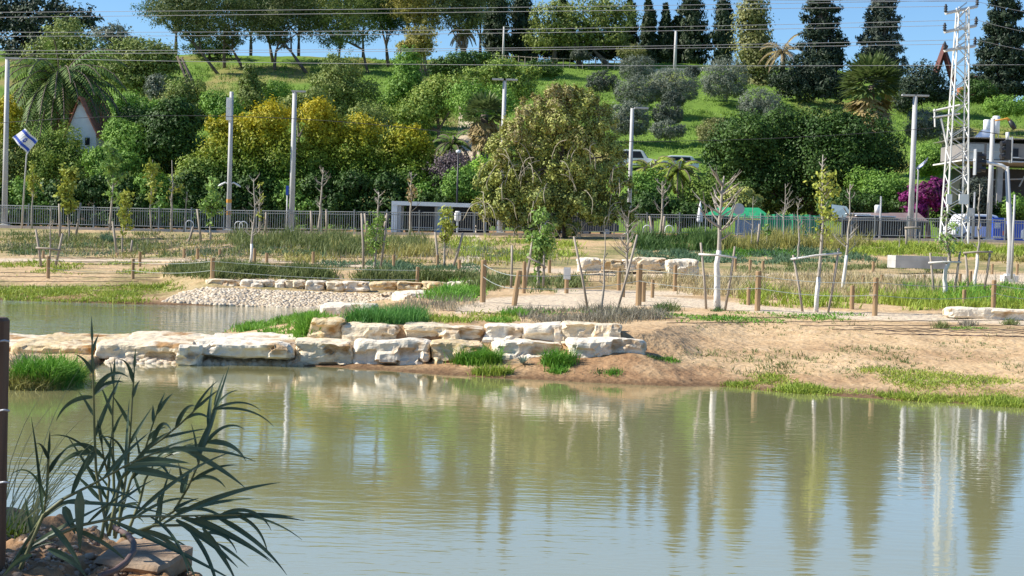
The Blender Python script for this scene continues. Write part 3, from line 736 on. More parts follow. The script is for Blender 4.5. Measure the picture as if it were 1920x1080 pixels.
mt('pale green tree mid slope with a gap showing dark shade', 158, 825, [(815, 190, 44, 34), (850, 170, 34, 30), (820, 155, 16, 18), (780, 215, 42, 32), (740, 225, 40, 28)], 'feather', 14000, .27)
mt('pale green tree on the upper slope just right of the lamp post', 160, 940, [(940, 135, 38, 26), (900, 150, 34, 28), (965, 165, 40, 28), (1000, 138, 16, 12)], 'feather', 11000, .27)
mt('fresh green tree behind the lamp post foot of slope', 152, 890, [(885, 190, 40, 36), (930, 190, 36, 30)], 'mid', 9000, .26)
mt('leafy grey green tree between the conical conifer and the yellow trees', 150, 560, [(560, 200, 36, 22), (590, 190, 26, 22)], 'olive', 6000, .26)
mt('mid green bushy tree on the left slope above the dark leaved tree', 160, 430, [(425, 205, 34, 22), (400, 190, 24, 18)], 'mid', 5500, .26)
mt('low green tree filling the left slope under the olive tree', 158, 245, [(240, 200, 40, 24), (280, 205, 30, 22)], 'mid', 6000, .26)
mt('dark tree in the shaded hollow left of the pale green tree', 178, 870, [(860, 120, 36, 22), (900, 112, 30, 18), (830, 130, 24, 18)], 'dark', 7000, .3)
mt('rounded grey green tree right behind the yellow trees', 150, 700, [(690, 225, 40, 30), (720, 250, 36, 26)], 'olive', 7000, .25)
g = 'grey rounded shrubs on the green slope'
for x, y, rx, ry, D, lf, lb in [
    (1195, 128, 32, 22, 190, 'grey', 'topmost grey rounded shrub of the slope'), (1130, 153, 28, 18, 182, 'greydark', 'dark green grey shrub right above the weeping tree'),
    (1193, 170, 38, 26, 176, 'grey', 'wide grey shrub touching the biggest one from the left'), (1262, 160, 44, 30, 177, 'grey', 'biggest grey dome shaped shrub of the slope'),
    (1262, 186, 20, 12, 170, 'greydark', 'small dark shrub at the foot of the biggest dome shrub'), (1360, 148, 42, 34, 184, 'grey', 'large grey dome shrub left of the ivy covered tree'),
    (1298, 134, 14, 9, 187, 'greydark', 'tiny grey shrub high on the bright grass'), (1252, 213, 27, 18, 160, 'greydark', 'dark grey shrub in the middle of bright grass'),
    (1252, 243, 30, 15, 152, 'grey', 'flat grey shrub right below the dark grey one'), (1180, 222, 36, 30, 160, 'grey', 'grey shrub half hidden by the weeping tree'),
    (1425, 195, 36, 26, 165, 'grey', 'grey brown shrub under the ivy covered tree'), (1345, 248, 34, 24, 150, 'ivy', 'pale shrub left of the dark ficus top'),
    (1090, 103, 18, 9, 214, 'greydark', 'low dark bush at the crest railing'), (1185, 96, 26, 12, 214, 'ivy', 'olive bush at the crest wall below the cypresses'),
    (1890, 198, 44, 18, 165, 'mid', 'fresh green mound at the far right of the slope'), (1835, 172, 32, 20, 172, 'dark', 'dark green mound behind the pylon, below the red roof'),
    (1735, 235, 34, 26, 150, 'grey', 'grey green shrub behind the tall right lamp post'), (1800, 262, 30, 22, 145, 'greydark', 'dry twiggy shrub behind the pylon'),
    (1460, 215, 26, 14, 160, 'greydark', 'small dark shrub touching the ficus from above'), (1020, 128, 34, 16, 188, 'dark', 'dark green low bush on the upper slope, left of the shrubs')]:
    tree('shrub', lb, 'shrub', D, x, [(x, y, rx, ry), (x-rx*.4, y+ry*.35, rx*.6, ry*.6), (x+rx*.4, y+ry*.35, rx*.6, ry*.6)], lf, int(2400+rx*ry*6), .24, .35, trunk=False, group=g, shell=.72, jit=.05, cl=.16)

# --- the belt of trees behind the street
yt = dict(size=.22, aspect=.5, cl=.2)
g = 'yellow tipped trees behind the street'
def ytree(label, bx, lobes, n): return tree('yellow_tipped_tree', label, 'tree', 113, bx, lobes, 'yellow', n, group=g, **yt)
ytree('leftmost yellow tipped tree, behind the pole with white arms', 440, [(455, 245, 40, 32), (425, 290, 45, 42), (460, 330, 50, 42), (390, 320, 34, 34), (415, 240, 26, 20)], 16000)
ytree('tallest yellow tipped tree, left of the plain second lamp pole', 512, [(512, 222, 38, 32), (490, 265, 45, 40), (530, 300, 42, 50), (505, 350, 50, 32)], 16000)
ytree('yellow tipped tree right of the plain lamp pole', 600, [(592, 215, 34, 34), (610, 250, 38, 34), (595, 300, 38, 42), (620, 345, 44, 36)], 15000)
ytree('yellow tipped tree with the darkest right side', 672, [(678, 245, 34, 32), (665, 285, 36, 34), (685, 330, 44, 40), (650, 350, 36, 28)], 13000)
ytree('lowest yellow tipped tree, left of the bus shelter', 765, [(765, 262, 38, 26), (745, 290, 38, 28), (790, 295, 32, 28), (765, 335, 48, 40), (725, 320, 34, 34)], 14000)
tree('yellow_shrub', 'yellow shrub at the left edge behind the first lamp pole', 'shrub', 116, 15, [(12, 215, 26, 28), (20, 250, 28, 26)], 'yellow', 4500, .22, group=None)
g = 'mixed green trees left behind the railings'
def lt(label, bx, lobes, lf, n, size=.22, **kw): return tree('street_tree', label, 'tree', kw.pop('D', 116), bx, lobes, lf, n, size, group=g, **kw)
lt('feathery green tree in front of the white gabled house', 95, [(95, 290, 50, 40), (120, 260, 30, 26), (75, 335, 50, 40), (150, 330, 46, 40), (130, 300, 44, 34)], 'feather', 20000, aspect=.35)
lt('dark glossy leaved tree right of the white gable', 210, [(222, 245, 26, 22), (245, 270, 40, 34), (225, 300, 34, 34), (255, 320, 40, 40)], 'mid', 22000, .23)
lt('taller dark leaved tree with pale upper leaves', 325, [(330, 205, 34, 20), (325, 235, 46, 30), (310, 270, 46, 34), (350, 290, 36, 36), (290, 230, 26, 18)], 'dark', 26000, .23)
lt('fresh green tree in front of the dark leaved one', 230, [(205, 320, 34, 30), (235, 305, 26, 22), (180, 300, 22, 20)], 'mid', 12000, .2, D=112)
lt('olive green tree low behind the rail, left of the yellow trees', 380, [(370, 330, 40, 36), (345, 360, 40, 30), (395, 370, 36, 26)], 'feather', 11000, D=112)
lt('greyish tree behind the first lamp pole at the left edge', 20, [(18, 300, 40, 40), (30, 350, 36, 34)], 'olive', 9000)
lt('dense green tree behind the dark leaved tree', 270, [(260, 240, 50, 40), (300, 310, 50, 50), (340, 330, 50, 50)], 'dark', 18000, .24, D=122)
rnd = random.Random(5)
HL = ['dark green hedge shrub '+q for q in ['behind the leftmost lamp post foot', 'behind the flag pole foot', 'behind the full bodied yellow green sapling', 'left of the tall fresh green sapling', 'behind the small yellowish leafy sapling', 'behind the umbrella topped sapling', 'behind the straight pale sapling', 'behind the orange banded lamp post', 'behind the bare grey sapling', 'behind the plain lamp pole foot', 'behind the bare pale sapling right of the plain lamp pole', 'left of the Y shaped bare sapling', 'behind the left end of the bus shelter', 'behind the left half of the bus shelter', 'behind the shelter poster', 'behind the right end of the bus shelter']]
for k, x in enumerate(range(0, 960, 62)):
    tree('hedge_shrub', HL[k], 'hedge', 111, x, [(x, 385+rnd.uniform(-8, 4), 42, 30), (x+25, 405, 40, 22), (x-20, 352+rnd.uniform(-8, 10), 34, 24)], ['dark', 'mid', 'dark', 'dark'][k % 4], 6500, .24, trunk=False, group='hedge behind the railings')
# weeping tree
wl = [(1065, 172, 30, 16), (1035, 190, 36, 22), (1095, 196, 34, 26), (1000, 215, 32, 26), (1130, 225, 26, 28), (1050, 235, 44, 34), (965, 245, 30, 26), (1100, 265, 40, 36), (1005, 275, 44, 36), (940, 285, 30, 30), (1150, 285, 26, 34), (1060, 315, 46, 40), (970, 325, 38, 34), (918, 335, 26, 28), (1120, 335, 38, 38), (1168, 350, 20, 34), (1020, 365, 40, 34), (945, 380, 36, 30), (905, 385, 18, 24), (1085, 375, 44, 32), (1150, 390, 28, 26), (985, 405, 30, 26), (1182, 400, 12, 22), (1120, 405, 30, 16), (1010, 430, 22, 16), (1070, 425, 22, 14), (1040, 412, 26, 18), (1000, 432, 14, 12)]
wt = tree('weeping_tree', 'huge weeping tree with brown and yellow leaves, in the middle of the picture', 'tree', 88.5, 1045, wl, 'weep', 84000, .17, .5, down=.5, up=0, cl=.15, clump=60, strand=1.7, tw=.12, depth=.85, jit=.18, trunks=[(0, 0), (14, 0)])
def hanging():
    r = random.Random(77); b = wt.location; mb = MB()
    for k in range(70):
        l = r.choice(wl); x = l[0]+r.uniform(-.8, .8)*l[2]; y = l[1]+r.uniform(-.6, .9)*l[3]
        if y < 230: continue
        p = Vector(P(x, y, 88.5-r.uniform(.9, 1.6)*l[2]*mpp(88.5)*.85))-b; q = [p]; d = Vector((r.uniform(-.6, .6), r.uniform(-.4, .1), .4))
        for i in range(7): d = (d+Vector((r.uniform(-.35, .35), 0, -.45))).normalized(); q.append(q[-1]+d*r.uniform(.12, .3))
        mb.tube(q, [.022]*7+[.008], 4)
    mb.build('hanging_branches', M['drywood'], wt)
hanging()
# dark ficus
fl = [(1400, 262, 62, 44), (1470, 240, 50, 36), (1545, 235, 50, 32), (1610, 255, 62, 40), (1370, 300, 55, 40), (1450, 320, 70, 60), (1540, 310, 75, 70), (1620, 310, 62, 52), (1425, 365, 55, 36), (1510, 370, 60, 34), (1660, 290, 36, 44), (1590, 350, 60, 30)]
tree('ficus_tree', 'broad very dark green ficus right of centre behind the street', 'tree', 121, 1500, fl, 'dark', 90000, .2, .6, cl=.2, clump=60, tw=.3, trunks=[(-40, 0), (50, 0)], shell=.6)
g = 'lower bushes on the right behind the street'
for x, y, rx, ry, D, lf, lb in [
    (1660, 355, 44, 30, 115, 'mid', 'leafy green shrub between ficus and bougainvillea'), (1620, 340, 30, 26, 118, 'mid', 'green bush at the foot of the ficus, right side'),
    (1740, 300, 32, 30, 128, 'mid', 'fresh green bush behind the small flag'), (1700, 395, 40, 26, 114, 'dark', 'dark bush under the bougainvillea'),
    (1830, 370, 26, 34, 113, 'greydark', 'grey green bush under the veranda'), (1905, 385, 24, 22, 112, 'mid', 'green bush right of the blue container'),
    (1800, 405, 50, 22, 113, 'dark', 'dark bush behind the railings at the pylon foot'), (1600, 385, 60, 26, 113, 'dark', 'dark bush behind the long shed'), (1320, 405, 50, 18, 113, 'dark', 'dark bush right behind the green tent'),
    (1900, 400, 40, 24, 113, 'dark', 'dark bush behind the blue containers'), (1215, 350, 34, 30, 112, 'mid', 'green bush just right of the weeping tree'), (1225, 385, 50, 26, 110, 'dark', 'dark low bush behind the railings right of the weeping tree'),
    (1325, 365, 40, 34, 112, 'feather', 'pale twiggy bush behind the whitewashed tree'), (1390, 375, 34, 24, 109, 'weep', 'dry brownish bush with bare twigs by the round sign'),
    (1300, 400, 46, 20, 109, 'dark', 'dark low bush near the closed white umbrella'), (870, 345, 36, 28, 108, 'mid', 'green bush behind the shelter roof right of its middle'),
    (855, 320, 44, 30, 112, 'purple', 'purple brown bush above the bus shelter'), (905, 330, 34, 34, 110, 'bright', 'bright yellow green bush behind the shelter, near weeping tree'),
    (845, 375, 55, 16, 109.5, 'dark', 'dark green bush right behind the bus shelter roof')]:
    tree('shrub', lb, 'shrub', D, x, [(x, y, rx, ry), (x-rx*.5, y+ry*.4, rx*.6, ry*.7), (x+rx*.5, y+ry*.3, rx*.6, ry*.7)], lf, int(1800+rx*ry*5), .2, .5, trunk=False, group=g)
t = tree('bougainvillea', 'magenta flowering bougainvillea beside the pylon', 'shrub', 112, 1740, [(1735, 362, 32, 16), (1755, 348, 22, 12), (1702, 370, 14, 12), (1718, 395, 18, 18), (1752, 375, 22, 14)], 'magenta', 9000, .2, .7, crown='blossom')

# --- palms
def frond(mbL, base, dirv, length, droop, w, nl=26, ll=.55, hang=.8, rng=None):
    """pinnate frond: list of leaflet quads appended to mbL (verts list)"""
    d = dirv.normalized(); p = Vector(base); pts = [p.copy()]; st = length/nl
    for i in range(nl):
        d = (d+Vector((0, 0, -droop/nl))).normalized(); p = p+d*st; pts.append(p.copy())
    for i in range(2, nl+1):
        t = (pts[i]-pts[i-1]).normalized(); sd = t.cross(Vector((0, 0, 1)))
        if sd.length < .05: sd = Vector((1, 0, 0))
        sd.normalize(); f = i/nl; L = ll*math.sin(math.pi*min(1, f*.85+.12))**.6
        for s in (-1, 1):
            v = (sd*s+t*.5+Vector((0, 0, -hang+rng.uniform(-.2, .2)))).normalized()*L
            n = t*w
            mbL.append((pts[i-1], pts[i-1]+v*.5+n*.5, pts[i-1]+v, pts[i-1]+v*.5-n*.5))
    return pts
def palm(label, D, bx, cx, cy, nf, L, mname, droop=1.9, ll=.6, tw=.22, name='palm_tree', dead=0, lw=.14, group=None, lf2='dead'):
    r = random.Random(int(cx)); base = gp(bx, D); t = thing(name, base, label, 'palm', group)
    c = Vector(P(cx, cy, D))-base; q = []; rc = []
    for i in range(nf):
        az = i*2.39996; el = 1.25-1.6*(i/nf)+r.uniform(-.1, .1)
        d = Vector((math.cos(az)*math.cos(el), math.sin(az)*math.cos(el), math.sin(el)))
        rc.append(frond(q, c, d, L*r.uniform(.85, 1.1), droop, lw, 24, ll, .75, r))
    V = np.array([[tuple(v) for v in f] for f in q]).reshape(-1, 3)
    link('fronds', npmesh('fronds', V, np.arange(len(V)).reshape(-1, 4)), LF[mname], t)
    mb = MB()
    for pts in rc: mb.tube(pts[::4], [.045]*len(pts[::4]), 4)
    mb.build('frond_ribs', M['bark'], t)
    mb = MB(); mb.tube([(0, 0, -.2), c*.5, c], [tw*1.2, tw, tw*.9], 9); mb.build('trunk', M['palebark'] if tw < .2 else M['bark'], t, True)
    if dead:
        q = []
        for i in range(dead):
            az = i*2.4; d = Vector((math.cos(az), math.sin(az), -.5)); frond(q, c-Vector((0, 0, .3)), d, L*.6, 3, .14, 14, ll, .9, r)
        V = np.array([[tuple(v) for v in f] for f in q]).reshape(-1, 3)
        link('dead_fronds', npmesh('dead_fronds', V, np.arange(len(V)).reshape(-1, 4)), LF[lf2], t)
    return t
palm('huge dark feather palm with drooping fronds at the left', 123, 100, 112, 160, 90, 6.2, 'palm', 2.3, 1.1, .4, lw=.2)
palm('light green feather palm behind the whitewashed tree', 113, 1274, 1272, 322, 24, 2.3, 'palmy', 2.2, .5, .16)
palm('second light green feather palm, left of the first and lower', 115, 1222, 1220, 318, 22, 2.2, 'palmy', 2.2, .5, .16)
palm('small olive palm left of the fan palm, above the bus shelter', 116, 848, 848, 272, 22, 1.9, 'palm', 2.2, .45, .16, dead=10)
palm('half dead grey palm on the crest right of the ivy tree', 200, 1470, 1468, 98, 18, 3.6, 'dead', 2.0, .6, .25)
palm('dead grey palm with hanging fronds among the pines', 207, 875, 868, 62, 16, 2.6, 'dead', 2.6, .6, .25)
def fanpalm(label, D, bx, cx, cy, R, nf, skirt, mg='fan', group='fan palms'):
    r = random.Random(int(cx)+1); base = gp(bx, D); t = thing('fan_palm', base, label, 'palm', group)
    c = Vector(P(cx, cy, D))-base
    def fans(n, e0, e1, Rr, fr, drop):
        V = []
        for i in range(n):
            az = i*2.39996; el = e0+(e1-e0)*i/n+r.uniform(-.1, .1)
            d = Vector((math.cos(az)*math.cos(el), math.sin(az)*math.cos(el), math.sin(el)))
            p = c+d*Rr*.5+Vector((0, 0, -drop*r.random())); s = d.cross(Vector((0, 0, 1))).normalized(); u = s.cross(d)
            for k in range(11):
                a = (k-5)/5*1.25; v = (d*math.cos(a)+s*math.sin(a)+u*.25*r.uniform(-1, 1)+Vector((0, 0, -.25))).normalized()*fr*r.uniform(.8, 1.1)
                n_ = v.cross(u).normalized()*fr*.09
                V += [p, p+v*.55+n_, p+v, p+v*.55-n_]
        V = np.array([tuple(v) for v in V]); return npmesh('fans', V, np.arange(len(V)).reshape(-1, 4))
    link('fans', fans(nf, 1.35, -.25, R, R*.62, .1), LF[mg], t)
    link('dead_skirt', fans(skirt, -.4, -1.3, R*.9, R*.55, R*.9), LF['dead'], t)
    mb = MB(); mb.tube([(0, 0, -.2), c*.5, c], [.35, .3, .28], 9); mb.build('trunk', M['bark'], t, True)
fanpalm('big fan palm with green fans and yellow brown dead skirt at right', 148, 1635, 1634, 160, 3.1, 64, 80)
fanpalm('smaller fan palm with pale dead skirt beside the middle lamp post', 113, 908, 908, 215, 1.7, 40, 60)
# ---------------------------------------------------------------- railings along the street
DF = 92.0
def fence():
    us = [-130+i*61.0 for i in range(35)]
    pts = [gp(u, DF) for u in us]
    w = thing('low_wall', pts[0], 'low concrete kerb wall carrying the long railings', 'wall')
    mb = MB()
    for a, b in zip(pts[:-1], pts[1:]):
        a_ = a-pts[0]; b_ = b-pts[0]; ty = .15
        zt = .16
        vs = [(a_.x, -ty, a_.z-.6), (b_.x, -ty, b_.z-.6), (b_.x, -ty, b_.z+zt), (a_.x, -ty, a_.z+zt), (a_.x, ty, a_.z-.6), (b_.x, ty, b_.z-.6), (b_.x, ty, b_.z+zt), (a_.x, ty, a_.z+zt)]
        mb.add(vs, [(0, 1, 2, 3), (5, 4, 7, 6), (3, 2, 6, 7)])
    mb.build('kerb_body', M['conc'], w)
    f = thing('railing_fence', pts[0]+Vector((0, 0, .16)), 'long grey vertical bar railing between the park and the street', 'fence')
    for i, p in enumerate(pts):
        q = p-pts[0]; mb = MB(); mb.box((q.x, 0, q.z+.62), (.075, .075, 1.26)); mb.box((q.x, 0, q.z+1.265), (.09, .09, .02)); mb.build('fence_post', M['fence'], f)
        if i+1 < len(pts):
            q2 = pts[i+1]-pts[0]; mb = MB(); dx = q2.x-q.x
            for h in (.14, 1.0, 1.14):
                mb.tube([(q.x+.04, 0, q.z+h), (q2.x-.04, 0, q2.z+h)], .022, 4)
            nb = 13
            for k in range(1, nb+1):
                t = k/(nb+1); x = q.x+dx*t; z = q.z+(q2.z-q.z)*t
                mb.box((x, 0, z+.64), (.028, .028, 1.0))
            mb.build('rail_panel', M['fence'], f)
fence()

# ---------------------------------------------------------------- lamp posts and poles
def pole(px, ytop, D, label, w=.2, arms=(), base=True, name='lamp_post', m='polegrey', cat='lamp post', extra=None, ybase=None):
    b = gp(px, D)
    if ybase: b = Vector(P(px, ybase, D))
    t = thing(name, b, label, cat, 'lamp posts and poles' if cat == 'lamp post' else None)
    mb = MB(); 
    for _ in range(3):
        qx, qy = proj(b.x, b.y, b.z+5.0)
    H = 1.0
    for _ in range(6):
        _, yy = proj(b.x, b.y, b.z+H); H += (yy-ytop)*mpp(D)
    mb.tube([(0, 0, -.3), (0, 0, H*.5), (0, 0, H)], [w/2*1.15, w/2, w/2*.85], 8); mb.build('pole', M[m], t, True)
    if base:
        mb = MB(); mb.box((0, 0, .07), (w*2.4, w*2.4, .22)); mb.box((0, 0, .2), (w*1.7, w*1.7, .06)); mb.build('base', M['whitec'], t)
    for s in arms:
        mb = MB(); mb.tube([(0, 0, H-.05), (s*.35, 0, H+.02)], .05, 6)
        mb.box((s*.75, 0, H+.03), (.8, .26, .09)); mb.box((s*.8, 0, H-.02), (.6, .2, .02)); mb.build('lamp_head', M[m], t)
    return t, H, b
pole(8, 110, 92.6, 'lamp post at the far left edge with a flat cap', .3, (.4,), )
t, H, b = pole(428, 172, 92.6, 'lamp post with two white curved arms low down and orange bands', .26, ())
for s in (-1, 1):
    mb = MB(); h = H-5.35; mb.tube([(0, 0, h), (s*.25, 0, h+.12), (s*.5, 0, h-.02), (s*.66, 0, h-.12)], [.04, .05, .07, .03], 6); mb.build('lamp_arm', M['white'], t)
for z in (1.05, 1.75): mb = MB(); mb.tube([(0, 0, z), (0, 0, z+.2)], .155, 10); mb.build('band', M['orange'], t)
mb = MB(); mb.box((-.1, -.15, H-1.0), (.3, .2, 1.3)); mb.box((-.1, -.26, H-.7), (.2, .02, .5)); mb.build('camera_box', M['white'], t)
pole(546, 172, 92.6, 'plain lamp pole with a small cap standing among yellow trees', .3, (.3,))
pole(938, 150, 92.6, 'double headed lamp post in front of the weeping tree', .26, (.45, -.45))
pole(1178, 203, 93.2, 'lamp post with one arm bending right, right of the weeping tree', .24, (.7,))
pole(1706, 180, 92.6, 'tall double headed lamp post left of the pylon', .32, (.5, -.5), base=False)
pole(1853, 222, 92.6, 'grey lamp post with orange tipped arm near the water tanks', .3, ())
t = pole(1649, 368, 92.5, 'short plain white post in front of the railings at right', .12, (), base=False, name='post', cat='post')
pole(1824, 360, 92.5, 'short grey post between pylon and white car', .12, (), base=False, name='post', cat='post')
pole(943, 50, 216, 'thin white lamp on the crest before the dark cypresses', .3, (.5,), base=False)
pole(1265, 58, 214, 'white lamp post on the crest before the widest cypress', .4, (.6,), base=False)
t, H, b = pole(855, 288, 104, 'short lantern post above the bus shelter', .12, (), base=False, name='lantern_post', m='black')
mb = MB(); mb.tube([(0, 0, H), (0, 0, H+.08), (0, 0, H+.2), (0, 0, H+.25)], [.05, .16, .16, .04], 10); mb.build('globe', M['white'], t, True)
t, H, b = pole(1383, 392, 92.8, 'round grey sign seen from behind on a thin post', .1, (), base=False, name='round_sign', cat='sign')
mb = MB(); mb.tube([(0, -.06, H), (0, -.03, H)], .34, 20); mb.build('sign_plate', M['galv'], t)
t, H, b = pole(537, 362, 92.6, 'small blue edged sign on a post left of the plain lamp pole', .1, (), base=False, name='bus_sign', cat='sign')
mb = MB(); mb.box((0, -.06, H+.15), (.16, .04, .55)); mb.box((0, -.083, H+.15), (.1, .01, .4)); mb.build('sign_plate', M['blue'], t)
t, H, b = pole(1817, 398, 92.4, 'small white backed sign on a post right of the pylon', .08, (), base=False, name='small_sign', cat='sign')
mb = MB(); mb.box((0, -.05, H), (.42, .03, .5)); mb.box((0, -.068, H), (.34, .01, .42)); mb.build('sign_plate', M['whitec'], t)

# traffic lights
b = Vector(P(1893, 508, 62)); b.z = th(b.x, b.y)
t = thing('traffic_light', b, 'traffic light mast with long white arm, seen from the back, on a white footing', 'traffic light')
def L(px, py, D=62): return Vector(P(px, py, D))-b
mb = MB(); mb.tube([(0, 0, 0), (0, 0, 1.5), L(1888, 312)], [.13, .12, .085], 10); mb.build('mast', M['polegrey'], t, True)
mb = MB(); mb.box((0, 0, .08), (.55, .55, .3)); mb.box((0, 0, .26), (.34, .34, .08)); mb.build('footing', M['whitec'], t)
mb = MB(); mb.tube([L(1890, 318), L(1878, 310), L(1825, 300)], [.085, .07, .045], 8); mb.build('arm', M['white'], t, True)
def head(cx, cy, name, back):
    c = L(cx, cy); mb = MB()
    mb.box(c, (.2, .2, .78))
    for k in (-1, 0, 1):
        mb.tube([c+Vector((-.1, 0, k*.25)), c+Vector((-.27*back, -.04, k*.25-.03))], [.1, .11], 8)
    h = mb.build(name, M['black'], t)
    mb = MB(); mb.box(c+Vector((.14*back, 0, 0)), (.035, .34, 1.0)); mb.build('backing_plate', M['galv'], h)
head(1889, 281, 'signal_head', 1); head(1835, 304, 'signal_head', -1)
mb = MB(); mb.tube([L(1889, 262), L(1889, 248)], .07, 8); mb.build('camera', M['white'], t, True)
t2, H, b2 = pole(1897, 365, 60, 'slim grey post in front of the traffic light mast', .09, (), base=False, name='post', cat='post', ybase=508)

# arm of the grey lamp post
b = gp(1853, 92.6)-Vector((0, 0, 0)); t = thing('hanging_lantern', b, 'orange tipped curved bracket with dark hanging lantern at the top right', 'lamp')
def L(px, py, D=92.4): return Vector(P(px, py, D))-b
mb = MB(); mb.tube([L(1866, 226), L(1880, 224), L(1888, 222), L(1893, 226)], [.05, .05, .07, .1], 6); mb.build('bracket', M['orange'], t, True)
mb = MB(); mb.tube([L(1893, 226), L(1898, 234), L(1903, 242)], [.12, .17, .12], 8); mb.build('lantern', M['black'], t, True)

# bike hoops
for k, (x, y) in enumerate([(355, 432), (447, 433), (456, 433), (1213, 446), (1254, 446)]):
    b = gp(x, 90.6); t = thing('bike_hoop', b, ['white bike hoop left of the orange banded lamp post', 'white bike hoop just right of the orange banded lamp post', 'second white bike hoop right of the orange banded lamp post', 'white bike hoop beside the dark tall grass, left one', 'white bike hoop beside the dark tall grass, right one'][k], 'bike rack', 'bike hoops in front of the railings')
    mb = MB(); mb.tube([(-.22, 0, -.1), (-.22, 0, .45)]+[(-.22*math.cos(a), 0, .45+.22*math.sin(a)) for a in [i*math.pi/8 for i in range(1, 8)]]+[(.22, 0, .45), (.22, 0, -.1)], .03, 6); mb.build('hoop', M['white'], t, True)

# ---------------------------------------------------------------- bus shelter
D0 = 98.0
b = Vector(P(733, 440, D0)); b.z = th(b.x, b.y)
t = thing('bus_shelter', b, 'long white bus shelter with dark glass back behind the railings', 'bus shelter')
e = Vector(P(922, 440, D0)); Wd = e.x-b.x; zt = float(P(733, 378, D0)[2])-b.z; zr = float(P(922, 384, D0)[2])-b.z
def sh(nm, c, d, m, par=None): mb = MB(); mb.box(c, d); return mb.build(nm, M[m], par or t)
sh('end_panel', (.18, .6, zt/2-.05), (.36, 1.5, zt), 'white'); sh('side_wall', (.48, .55, zt/2-.08), (.22, 1.3, zt-.06), 'polegrey'); sh('inner_post', (.62, .75, zt/2-.05), (.16, .1, zt-.1), 'polegrey')
mb = MB(); mb.add([(0, -.2, zt-.2), (Wd, -.2, zr-.2), (Wd, -.2, zr+.04), (0, -.2, zt+.04), (0, 1.5, zt-.2), (Wd, 1.5, zr-.2), (Wd, 1.5, zr+.04), (0, 1.5, zt+.04)], [(0, 1, 2, 3), (5, 4, 7, 6), (3, 2, 6, 7), (1, 0, 4, 5), (1, 5, 6, 2)]); mb.build('roof', M['white'], t)
for fx in (.43, .82, .93): sh('post', (Wd*fx, .9, zr/2), (.12, .1, zr-.1), 'polegrey')
for i, (f0, f1) in enumerate([(.13, .42), (.62, .81), (.84, .92)]): sh('glass_panel', (Wd*(f0+f1)/2, 1.2, zr*.55), (Wd*(f1-f0), .03, zr*.85), 'darkglass')
ap = sh('advert_panel', (Wd*.52, .85, zr*.5), (Wd*.165, .14, zr*.9), 'polegrey')
m = mat('poster_blue', [(.20, .36, .55), (.34, .50, .64), (.50, .56, .52)], 1.5, .5)
mb = MB(); mb.box((Wd*.52, .77, zr*.5), (Wd*.14, .02, zr*.78)); mb.build('poster', m, ap)
sh('bench', (Wd*.30, .9, .5), (Wd*.22, .35, .06), 'galv'); sh('bench', (Wd*.71, .9, .5), (Wd*.15, .35, .06), 'galv')
bp = gp(936, 97); t5 = thing('advert_panel', bp, 'upright white info panel at the right end of the bus shelter', 'panel')
mb = MB(); mb.box((0, 0, 1.05), (.32, .9, 2.1)); mb.box((.02, -.46, 1.2), (.2, .02, 1.4)); mb.build('panel_body', M['white'], t5)
bp = gp(857, 96); t5 = thing('round_bin', bp, 'pale round litter bin or sign before the dark shelter glass', 'bin')
mb = MB(); mb.tube([(0, 0, -.1), (0, 0, .9)], .05, 8); mb.build('post', M['galv'], t5)
mb = MB(); mb.tube([(0, 0, .85), (0, 0, .95), (0, 0, 1.3), (0, 0, 1.45)], [.12, .2, .22, .12], 12); mb.build('bin_body', M['whitec'], t5, True)

# ---------------------------------------------------------------- pylon and wires
DP = 89.0
b = Vector(P(1788, 462, DP)); b.z = th(b.x, b.y)-.1
pt = thing('lattice_pylon', b, 'white painted steel lattice power pylon at the right', 'pylon')
topz = float(P(1803, 14, DP)[2])-b.z
def PL(px, py, D=DP): return Vector(P(px, py, D))-b
ctr = b.x
def leg_pt(sx, sy, z):
    f = z/topz; h = .62*(1-f)+.27*f
    return Vector((sx*h, sy*h, z))
for sx in (-1, 1):
    for sy in (-1, 1):
        mb = MB(); mb.tube([leg_pt(sx, sy, 0), leg_pt(sx, sy, topz)], [.06, .045], 4); mb.build('leg', M['pylon'], pt)
nz_ = 20
for (s1, s2) in [((-1, -1), (1, -1)), ((-1, 1), (1, 1)), ((-1, -1), (-1, 1)), ((1, -1), (1, 1))]:
    mb = MB()
    for i in range(nz_):
        z0 = topz*i/nz_; z1 = topz*(i+1)/nz_
        a, c = (s1, s2) if i % 2 else (s2, s1)
        mb.tube([leg_pt(a[0], a[1], z0), leg_pt(c[0], c[1], z1)], .028, 4)
    mb.build('bracing', M['pylon'], pt)
ins = []
for k, (xl, yl, xr, yr) in enumerate([(1773, 25, 1832, 12), (1771, 60, 1830, 48), (1771, 95, 1828, 86)]):
    a = PL(xl, yl, DP-1.2); c = PL(xr, yr, DP+1.2)
    mb = MB(); mb.tube([a, c], .09, 4); mb.tube([a+Vector((.6, 0, .18)), c+Vector((-.6, 0, .18))], .05, 4); ca = mb.build('crossarm', M['pylon'], pt)
    for q in (a, c):
        mb = MB(); mb.tube([q+Vector((0, 0, z)) for z in (.05, .12, .17, .24, .30, .36, .42, .5)], [.05, .12, .06, .12, .06, .12, .06, .05], 8); mb.build('insulator', M['black'], ca, True); ins.append((q+b+Vector((0, 0, .5))))
mb = MB(); mb.tube([PL(1750, 208), PL(1800, 197)], .06, 4); mb.tube([PL(1750, 220), PL(1800, 213)], .06, 4); mb.tube([PL(1752, 204), PL(1753, 238)], .05, 4); mb.tube([PL(1764, 222), PL(1776, 275)], .06, 4); mb.build('side_bracket', M['pylon'], pt)
for qx, ww in ((1773, .3), (1800, .5)): mb = MB(); mb.box(PL(qx, 374)+Vector((0, -.7, 0)), (ww, .15, .55)); mb.build('switch_box', M['white'], pt)
